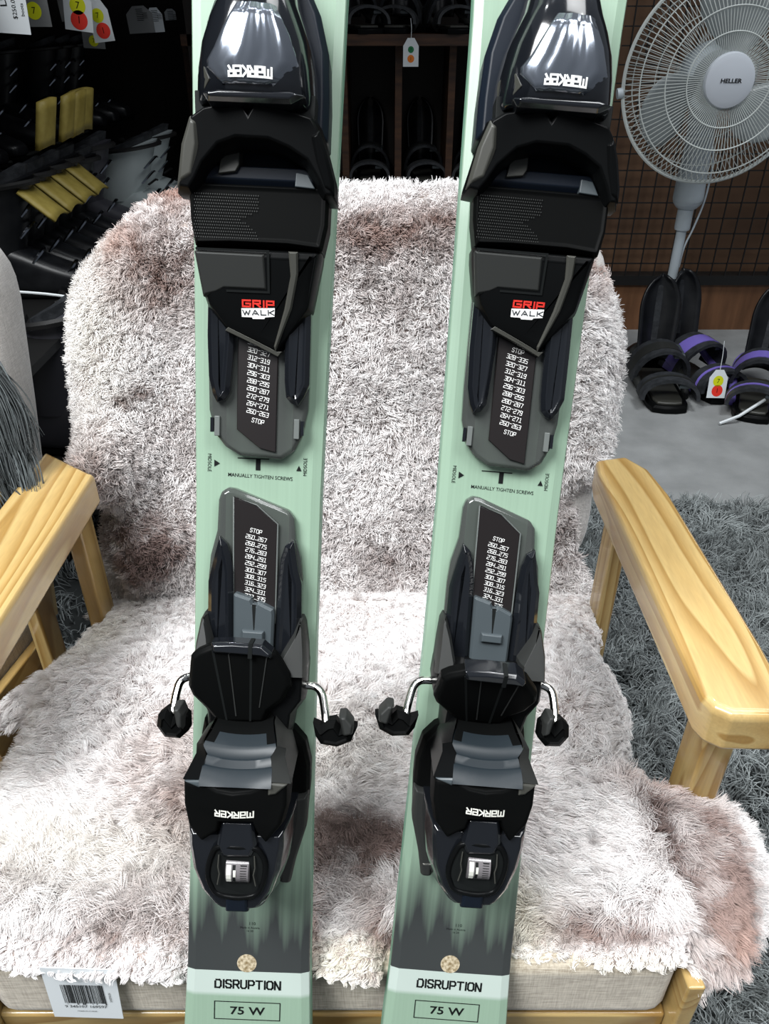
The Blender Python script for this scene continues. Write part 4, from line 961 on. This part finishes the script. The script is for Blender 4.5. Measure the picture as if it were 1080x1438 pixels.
shelf = empty('shelf_unit', (0, 0, 0), 0, 'dark brown cubby shelving behind the chair, stacked with black gear', 'shelving')
box('shelf_board', (-.62, 2.74, .865), (.70, 3.1, .895), M['shelf_wood'], shelf)
box('shelf_board', (-.62, 2.74, .43), (.70, 3.1, .455), M['shelf_wood'], shelf)
box('shelf_board', (-.62, 2.74, .02), (.70, 3.1, .05), M['shelf_wood'], shelf)
box('shelf_board', (-.62, 2.74, 1.32), (.70, 3.1, 1.35), M['shelf_wood'], shelf)
for x in (-.62, -.40, -.13, .045, .215, .40, .66): box('divider', (x-.011, 2.80, .05), (x+.011, 3.1, .865), M['shelf_wood'], shelf)
for x in (-.58, .68): box('side_panel', (x-.02, 2.74, 0), (x+.02, 3.1, 1.9), M['wall_dark'], shelf)
box('back_board', (-.64, 3.08, 0), (.70, 3.11, 1.9), M['wall_dark'], shelf)

# ------------------------------------------------------------------ snowboard bindings
def arch(y0, y1, hw, zt, th, z0=.03, n=14, lean=0):
    """padded strap arching over the foot"""
    V = []; F = []
    for i in range(n+1):
        a = PI*i/n; x = -math.cos(a)*hw; z = z0+math.sin(a)**.8*(zt-z0)
        for (yy, k) in ((y0, 0), (y1, 0), (y1, 1), (y0, 1)): V.append((x*(1-.0*k)+(-math.cos(a))*th*k, yy+lean*(z-z0), z+math.sin(a)*th*k))
    for i in range(n):
        for k in range(4): F.append((i*4+k, i*4+(k+1) % 4, (i+1)*4+(k+1) % 4, (i+1)*4+k))
    F.append((0, 1, 2, 3)); F.append(tuple(n*4+k for k in (3, 2, 1, 0)))
    return V, F
def make_binding(accent, label, group):
    """toe towards -y, heel towards +y"""
    t = empty('snowboard_binding', (0, 0, 0), 0, label, 'snowboard binding', group)
    foot = [(-.04, -.14), (-.048, -.11), (-.05, 0), (-.052, .08), (-.04, .115), (.04, .115), (.052, .08), (.05, 0), (.048, -.11), (.04, -.14), (.015, -.148), (-.015, -.148)]
    crown('base_plate', foot, [(0, 0), (0, .014), (.006, .020)], M['black_satin'], t, bevel=.002, scale=1)
    crown('foot_pad', offset(foot, .014), [(0, .018), (0, .024), (.003, .026)], M['olive_grey'], t, bevel=.001, scale=1)
    for sg in (-1, 1):
        r_ = [(sg*.05, -.07, .012), (sg*.056, -.02, .035), (sg*.058, .04, .05), (sg*.054, .09, .072), (sg*.035, .122, .082), (0, .132, .085)]
        tube('heel_hoop', r_, [.009, .010, .011, .011, .010, .009], accent, t, 8, curved=4)
    # highback: curved shield
    V = []; F = []; nz_, na = 22, 13
    for i in range(nz_):
        u = i/(nz_-1); z = .05+.235*u; hw = (.044+.010*u) if u < .62 else .050*math.sqrt(max(.05, 1-((u-.62)/.385)**2))
        for k in range(na):
            a = (k/(na-1)-.5)*2; zz = z
            V.append((a*hw, .118+.045*u-.035*a*a*(1-.25*u), zz))
    for i in range(nz_-1):
        for k in range(na-1): q = i*na+k; F.append((q, q+1, q+na+1, q+na))
    h = mesh_obj('highback', V, F, M['boot_black'], t, smooth=True); s = h.modifiers.new('s', 'SOLIDIFY'); s.thickness = .006
    crown('highback_pad', [(-.030, .10), (.030, .10), (.034, .20), (.024, .26), (-.024, .26), (-.034, .20)], [(0, 0), (0, .004), (.004, .007)], M['strap'], h, bevel=.001, scale=1).rotation_euler = (math.radians(79), 0, 0)
    kids(h)[-1].location = (0, .108, .0)
    for nm_, y0, y1, zt, ln in (('ankle_strap', -.010, .085, .125, -.35), ('toe_strap', -.130, -.072, .078, .1)):
        V, F = arch(y0, y1, .060, zt, .009, lean=ln)
        st = mesh_obj(nm_, V, F, M['strap'], t, smooth=True, bevel=0)
        V, F = arch(y0+.026, y1-.024, .066, zt+.008, .003, lean=ln)
        mesh_obj('ladder', V, F, accent, st, smooth=True)
        crown('buckle', [(-.012, y0+.005), (.014, y0+.005), (.018, y1-.012), (-.010, y1-.010)], [(0, 0), (0, .010), (.003, .014)], M['grey_plastic'], st, bevel=.002, scale=1).location = (.030, ln*.07, zt-.018)
    return t
b1 = make_binding(M['dark_grey'], 'black snowboard binding with tall plain highback, right beside the fan pole', 'snowboard bindings on the floor')
b1.scale = (1.2, 1.1, 1.05); b1.location = (.815, 2.13, .001); b1.rotation_euler.z = math.radians(-4)
b2 = make_binding(M['purple'], 'black and purple snowboard binding with a white tag, behind the wooden arm', 'snowboard bindings on the floor')
b2.scale = (1.12, 1.1, 1.05); b2.location = (.948, 2.19, .001); b2.rotation_euler.z = math.radians(14)
b3 = copy_tree(b2); tag(b3, 'black and purple snowboard binding at the right edge, its strap loose on the floor', 'snowboard binding')
b3.location = (1.075, 2.06, .001); b3.rotation_euler.z = math.radians(-24)
tube('loose_strap', [(.02, -.10, .05), (-.03, -.16, .02), (-.07, -.19, .004)], .004, M['card'], b3, 6)
places = [(-.05, 2.93, .455, 0, 'black snowboard binding in the left cubby, gap between the skis'), (.135, 2.93, .455, 4, 'black snowboard binding in the middle cubby, gap between the skis'), (.31, 2.93, .455, -6, 'black snowboard binding in the cubby just left of the right ski'),
          (-.09, 2.88, .895, 20, 'snowboard binding on the upper shelf, right of the left ski'), (.05, 2.90, .895, -10, 'snowboard binding on the upper shelf, above the hanging tag'), (.20, 2.88, .895, 12, 'snowboard binding on the upper shelf, beside the right ski'), (.42, 2.9, .895, -8, 'snowboard binding on the upper shelf, behind the right ski')]
for x, y, z, a, lb in places:
    c = copy_tree(b1); tag(c, lb, 'snowboard binding', 'snowboard bindings on the cubby shelves'); c.location = (x, y, z); c.rotation_euler.z = math.radians(a); c.scale = (1, 1, .86)

# ------------------------------------------------------------------ price tags
def disc_geo(cx, cz, r, y, n=24): return [(cx+math.cos(2*PI*i/n)*r, y, cz+math.sin(2*PI*i/n)*r) for i in range(n)], [tuple(range(n))]
def make_tag(loc, size, dots, label, group, rz=0, ry=0, string=.05, m='card', writing=None, rx=0):
    t = empty('price_tag', loc, rz, label, 'price tag', group); t.rotation_euler = (rx, ry, rz)
    w_, h_ = size; P_ = [(-w_/2, -h_), (w_/2, -h_), (w_/2, -h_*.28), (w_*.22, 0), (-w_*.22, 0), (-w_/2, -h_*.28)]
    V = [(x, 0, z) for x, z in P_]+[(x, .0008, z) for x, z in P_]; n = len(P_)
    cd = mesh_obj('card', V, [tuple(range(n)), tuple(range(n, 2*n))[::-1]]+[(i, n+i, n+(i+1) % n, (i+1) % n) for i in range(n)], M[m], t)
    for k, (mm, x, z, r) in enumerate(dots):
        v, f = disc_geo(x*w_, -z*h_, r*w_, -.0004); st = mesh_obj('sticker', v, f, M[mm], cd)
        V, F = text_geo([(str((7, 1, 4)[k % 3]), r*w_*1.1, x*w_, -z*h_, 0, 1, 0)]); mesh_obj('lettering', [(a, -.0007, b) for a, b, _ in V], F, M['black_ink'], st)
    if writing:
        V, F = text_geo(writing); mesh_obj('lettering', [(a, -.0006, b) for a, b, _ in V], F, M['black_ink'], cd)
    if string: tube('string', [(0, 0, -h_*.06), (.001, .001, string*.5), (-.002, 0, string)], .0009, M['card'], t, 5)
    return t
two = [('yellow_dot', 0, .40, .28), ('red_dot', .02, .74, .30)]
make_tag((.080, 2.715, .886), (.047, .075), [('green_dot', 0, .40, .19), ('orange_dot', 0, .72, .22)], 'white price tag with green and orange dots, hanging under the middle shelf', 'price tags', string=.05)
make_tag((.948, 2.04, .104), (.055, .080), two, 'white price tag with yellow and red dots on the purple binding', 'price tags', rz=.1, ry=.06, string=.08, rx=-.25)
make_tag((-.630, 1.90, .992), (.058, .075), two, 'white price tag with yellow and red dots, left of the overlapping pair', 'price tags', ry=.12)
make_tag((-.628, 2.0, .975), (.045, .080), [('yellow_dot', -.05, .38, .3), ('red_dot', .05, .74, .34)], 'narrower white price tag with yellow and red dots, right of the pair', 'price tags', ry=-.1)
make_tag((-.668, 2.08, .955), (.050, .075), [('yellow_dot', 0, .8, .22)], 'grey price tag tucked between the two bright ones', 'price tags', ry=.05, m='card_grey')
make_tag((-.615, 1.52, .995), (.052, .075), [], 'large white price tag with handwriting at the upper left corner', 'price tags', ry=.06, string=.03,
         writing=[('L5.1', .016, -.012, -.024, PI/2+.1, 1, .01), ('$250.00', .010, .005, -.038, PI/2, 1, 0), ('boots', .008, .018, -.04, PI/2, 1, 0)])
make_tag((-.66, 1.74, .995), (.048, .068), [('yellow_dot', -.1, .62, .3)], 'grey price tag with one yellow dot, beside the corner tag', 'price tags', m='card_grey', string=.03)
for i, (x, y, z, lb) in enumerate(((-.665, 1.96, .995, 'grey printed price tag left of the yellow and red ones'), (-.66, 2.46, .965, 'grey barcode price tag in the row right of the stickered tags'), (-.66, 2.62, .962, 'pale printed price tag next to the left ski'), (-.67, 2.86, .96, 'small white price tag closest to the left ski'))):
    make_tag((x, y, z), ((.062, .06), (.07, .062), (.045, .06), (.035, .03))[i], [], lb, 'price tags', m='card_grey' if i < 2 else 'card', string=0, ry=-.05,
             writing=[('|||||||', .02, 0, -.02, PI/2, .8, 0), ('|||||', .014, .014, -.022, PI/2, .8, 0)])

# ------------------------------------------------------------------ boot rack on the left and the ski boots
rack = empty('boot_rack', (0, 0, 0), 0, 'dark rack with shelves full of ski boots at upper left', 'rack')
box('shelf', (-1.35, 1.2, .640), (-.885, 3.05, .655), M['wire_black'], rack)
tube('shelf_edge', [(-.88, 1.2, .655), (-.88, 3.05, .655)], .004, M['dark_grey'], rack, 8)
box('shelf', (-1.35, 1.2, .43), (-.60, 3.05, .445), M['wire_black'], rack)
box('shelf', (-1.35, 1.2, 1.01), (-.66, 3.05, 1.03), M['shelf_wood'], rack)
tube('upright', [(-.62, 3.03, 0), (-.62, 3.03, 1.9)], .016, M['dark_grey'], rack, 10)
tube('upright', [(-1.3, 3.03, 0), (-1.3, 3.03, 1.9)], .016, M['dark_grey'], rack, 10)
tube('upright', [(-1.3, 1.2, 0), (-1.3, 1.2, 1.9)], .016, M['dark_grey'], rack, 10)
def make_boot(shell, panel, label, group):
    """ski boot, toe towards +x, about 31 cm tall"""
    t = empty('ski_boot', (0, 0, 0), 0, label, 'ski boot', group)
    def sec(x, hw, z0, z1, e=3.0, n=20):
        return [(x, hw*abs(math.cos(2*PI*k/n))**(2/e)*(1 if math.cos(2*PI*k/n) > 0 else -1), (z0+z1)/2+(z1-z0)/2*abs(math.sin(2*PI*k/n))**(2/e)*(1 if math.sin(2*PI*k/n) > 0 else -1)) for k in range(n)]
    loft('lower_shell', [sec(*a) for a in ((.172, .020, .02, .05), (.168, .034, .012, .062), (.14, .045, .01, .078), (.09, .049, .01, .10), (.03, .046, .01, .135), (-.03, .042, .01, .165), (-.08, .040, .01, .15), (-.115, .034, .012, .12), (-.122, .02, .02, .10))], shell, t, scale=1, subd=1)
    def ell(z, cx, rx, ry, n=20): return [(cx+rx*math.cos(2*PI*k/n), ry*math.sin(2*PI*k/n), z+.03*math.cos(2*PI*k/n)*(1 if z > .2 else 0)) for k in range(n)]
    cf = loft('cuff', [ell(*a) for a in ((.10, -.045, .070, .047), (.14, -.040, .072, .053), (.20, -.022, .070, .056), (.26, -.004, .072, .058), (.29, .004, .074, .060), (.291, .004, .060, .048), (.25, -.002, .05, .04))], shell, t, scale=1)
    loft('sole', [sec(*a) for a in ((.178, .028, 0, .016), (.10, .034, 0, .018), (-.10, .032, 0, .018), (-.126, .026, 0, .016))], M['black_matte'], t, scale=1)
    loft('liner', [ell(*a) for a in ((.26, .0, .058, .044), (.315, .010, .060, .046), (.318, .010, .044, .034), (.25, .0, .04, .03))], M['strap'], t, scale=1)
    if panel:
        V = []; F = []
        for i, u in enumerate(np.linspace(0, 1, 6)):
            for k, a in enumerate(np.linspace(-1, 1, 7)): V.append((.052+.062*u, .046*a, .292-.072*u-.010*a*a))
        for i in range(5):
            for k in range(6): q = i*7+k; F.append((q, q+1, q+8, q+7))
        p_ = mesh_obj('tongue_panel', V, F, panel, t, smooth=True); s = p_.modifiers.new('s', 'SOLIDIFY'); s.thickness = .006; s.offset = 1
    for x, z, hw, ang in ((.11, .088, .045, .3), (.05, .122, .045, .6), (.040, .190, .055, 1.2), (.052, .245, .056, 1.35)):
        b = tube('buckle', [(x, -hw*.9, z-.02), (x+.012, -hw*.55, z), (x+.016, 0, z+.010), (x+.010, hw*.6, z)], [.003, .0045, .0045, .003], M['mirror'], t, 6, curved=4)
    tube('power_strap', [(-.065, 0, .285), (-.03, -.066, .29), (.04, -.06, .30), (.082, 0, .305), (.04, .06, .30), (-.03, .066, .29)], .008, M['wire_black'], t, 6, curved=3)
    return t
boot = make_boot(M['boot_black'], M['gold'], 'black ski boot with gold tongue panel, front of the lower row', 'ski boots with gold panels')
boot.location = (-.765, 1.62, .445); boot.scale = (1, .82, .75)
nth = ['second', 'third', 'fourth']
for i in range(3):
    c = copy_tree(boot); tag(c, f'black ski boot with gold tongue panel, {nth[i]} from the front in the lower row', 'ski boot'); c.location = (-.765, 1.62+.09*(i+1), .445)
for i in range(4):
    c = copy_tree(boot); tag(c, f'black ski boot with gold panel, {(["front"]+nth)[i]} of the upper row, standing on the rack shelf', 'ski boot'); c.location = (-1.02, 1.70+(0, .09, .17, .33)[i], .655); c.rotation_euler.z = (0, .1, .05, -.25)[i]; c.scale.z = .6
    for k in kids(c):
        if k.name.startswith('tongue_panel'): k.rotation_euler.y = math.radians(50); k.location = (-.02, 0, .04); k.scale = (1.5, 1.1, 1.5)
plain = make_boot(M['boot_black'], None, 'plain black ski boot at the dark end of the upper rack row', 'plain black ski boots')
plain.location = (-1.02, 2.32, .655); plain.scale = (1, .82, .7)
for i, (x, y, z, lb) in enumerate(((-1.0, 2.55, .655, 'plain black ski boot beside the rack upright'), (-1.0, 2.67, .655, 'plain black ski boot behind, nearest the far upright'), (-1.0, 2.80, .655, 'last plain black ski boot of the upper row, by the back wall'),
        (-.765, 2.0, .445, 'plain black ski boot between the gold ones and the charcoal one'), (-1.02, 2.17, .655, 'plain black ski boot directly after the gold-panelled ones of the upper row'))):
    c = copy_tree(plain); tag(c, lb, 'ski boot'); c.location = (x, y, z)
gb = make_boot(M['boot_grey'], None, 'charcoal ski boot between the gold-panelled boots and the white one', 'single ski boots'); gb.location = (-.76, 2.11, .445); gb.scale = (1, .9, .75)
for i, (y, lb) in enumerate(((2.30, 'white ski boot with dark hooks beside the charcoal one'), (2.48, 'white ski boot with dark hooks nearest the left ski'))):
    if i == 0:
        wb = make_boot(M['boot_white'], None, lb, 'white ski boots'); wb.location = (-.70, y, .445); wb.scale = (1.05, 1.3, .68)
        for k in range(4): tube('lace_hook', [(.02+.03*k, -.03, .19-.03*k), (.03+.03*k, 0, .20-.03*k), (.02+.03*k, .04, .185-.03*k)], .004, M['wire_black'], wb, 6)
    else:
        c = copy_tree(wb); tag(c, lb, 'ski boot'); c.location = (-.70, y, .445)
# big dark boots on the floor behind the grey chair
for i, (x, y, z, a, lb) in enumerate(((-.62, 1.42, .18, -.1, 'dark ski boot low between the grey chair and the sheepskin'), (-.60, 1.58, .18, .1, 'dark ski boot just behind the low one, under the gold row'))):
    if i == 0:
        fb = make_boot(M['boot_grey'], None, lb, 'dark boots behind the chairs'); fb.location = (x, y, z); fb.rotation_euler.z = a
    else:
        c = copy_tree(fb); tag(c, lb, 'ski boot'); c.location = (x, y, z); c.rotation_euler.z = a
box('shelf', (-1.35, 1.2, .165), (-.42, 3.05, .18), M['wire_black'], rack)
tag(tube('white_cord', [(-.70, 1.38, .53), (-.60, 1.40, .515), (-.545, 1.42, .49), (-.52, 1.43, .42)], .0025, M['card'], None, 6, curved=5), 'thin white cord running over the dark boots to the sheepskin', 'cord')
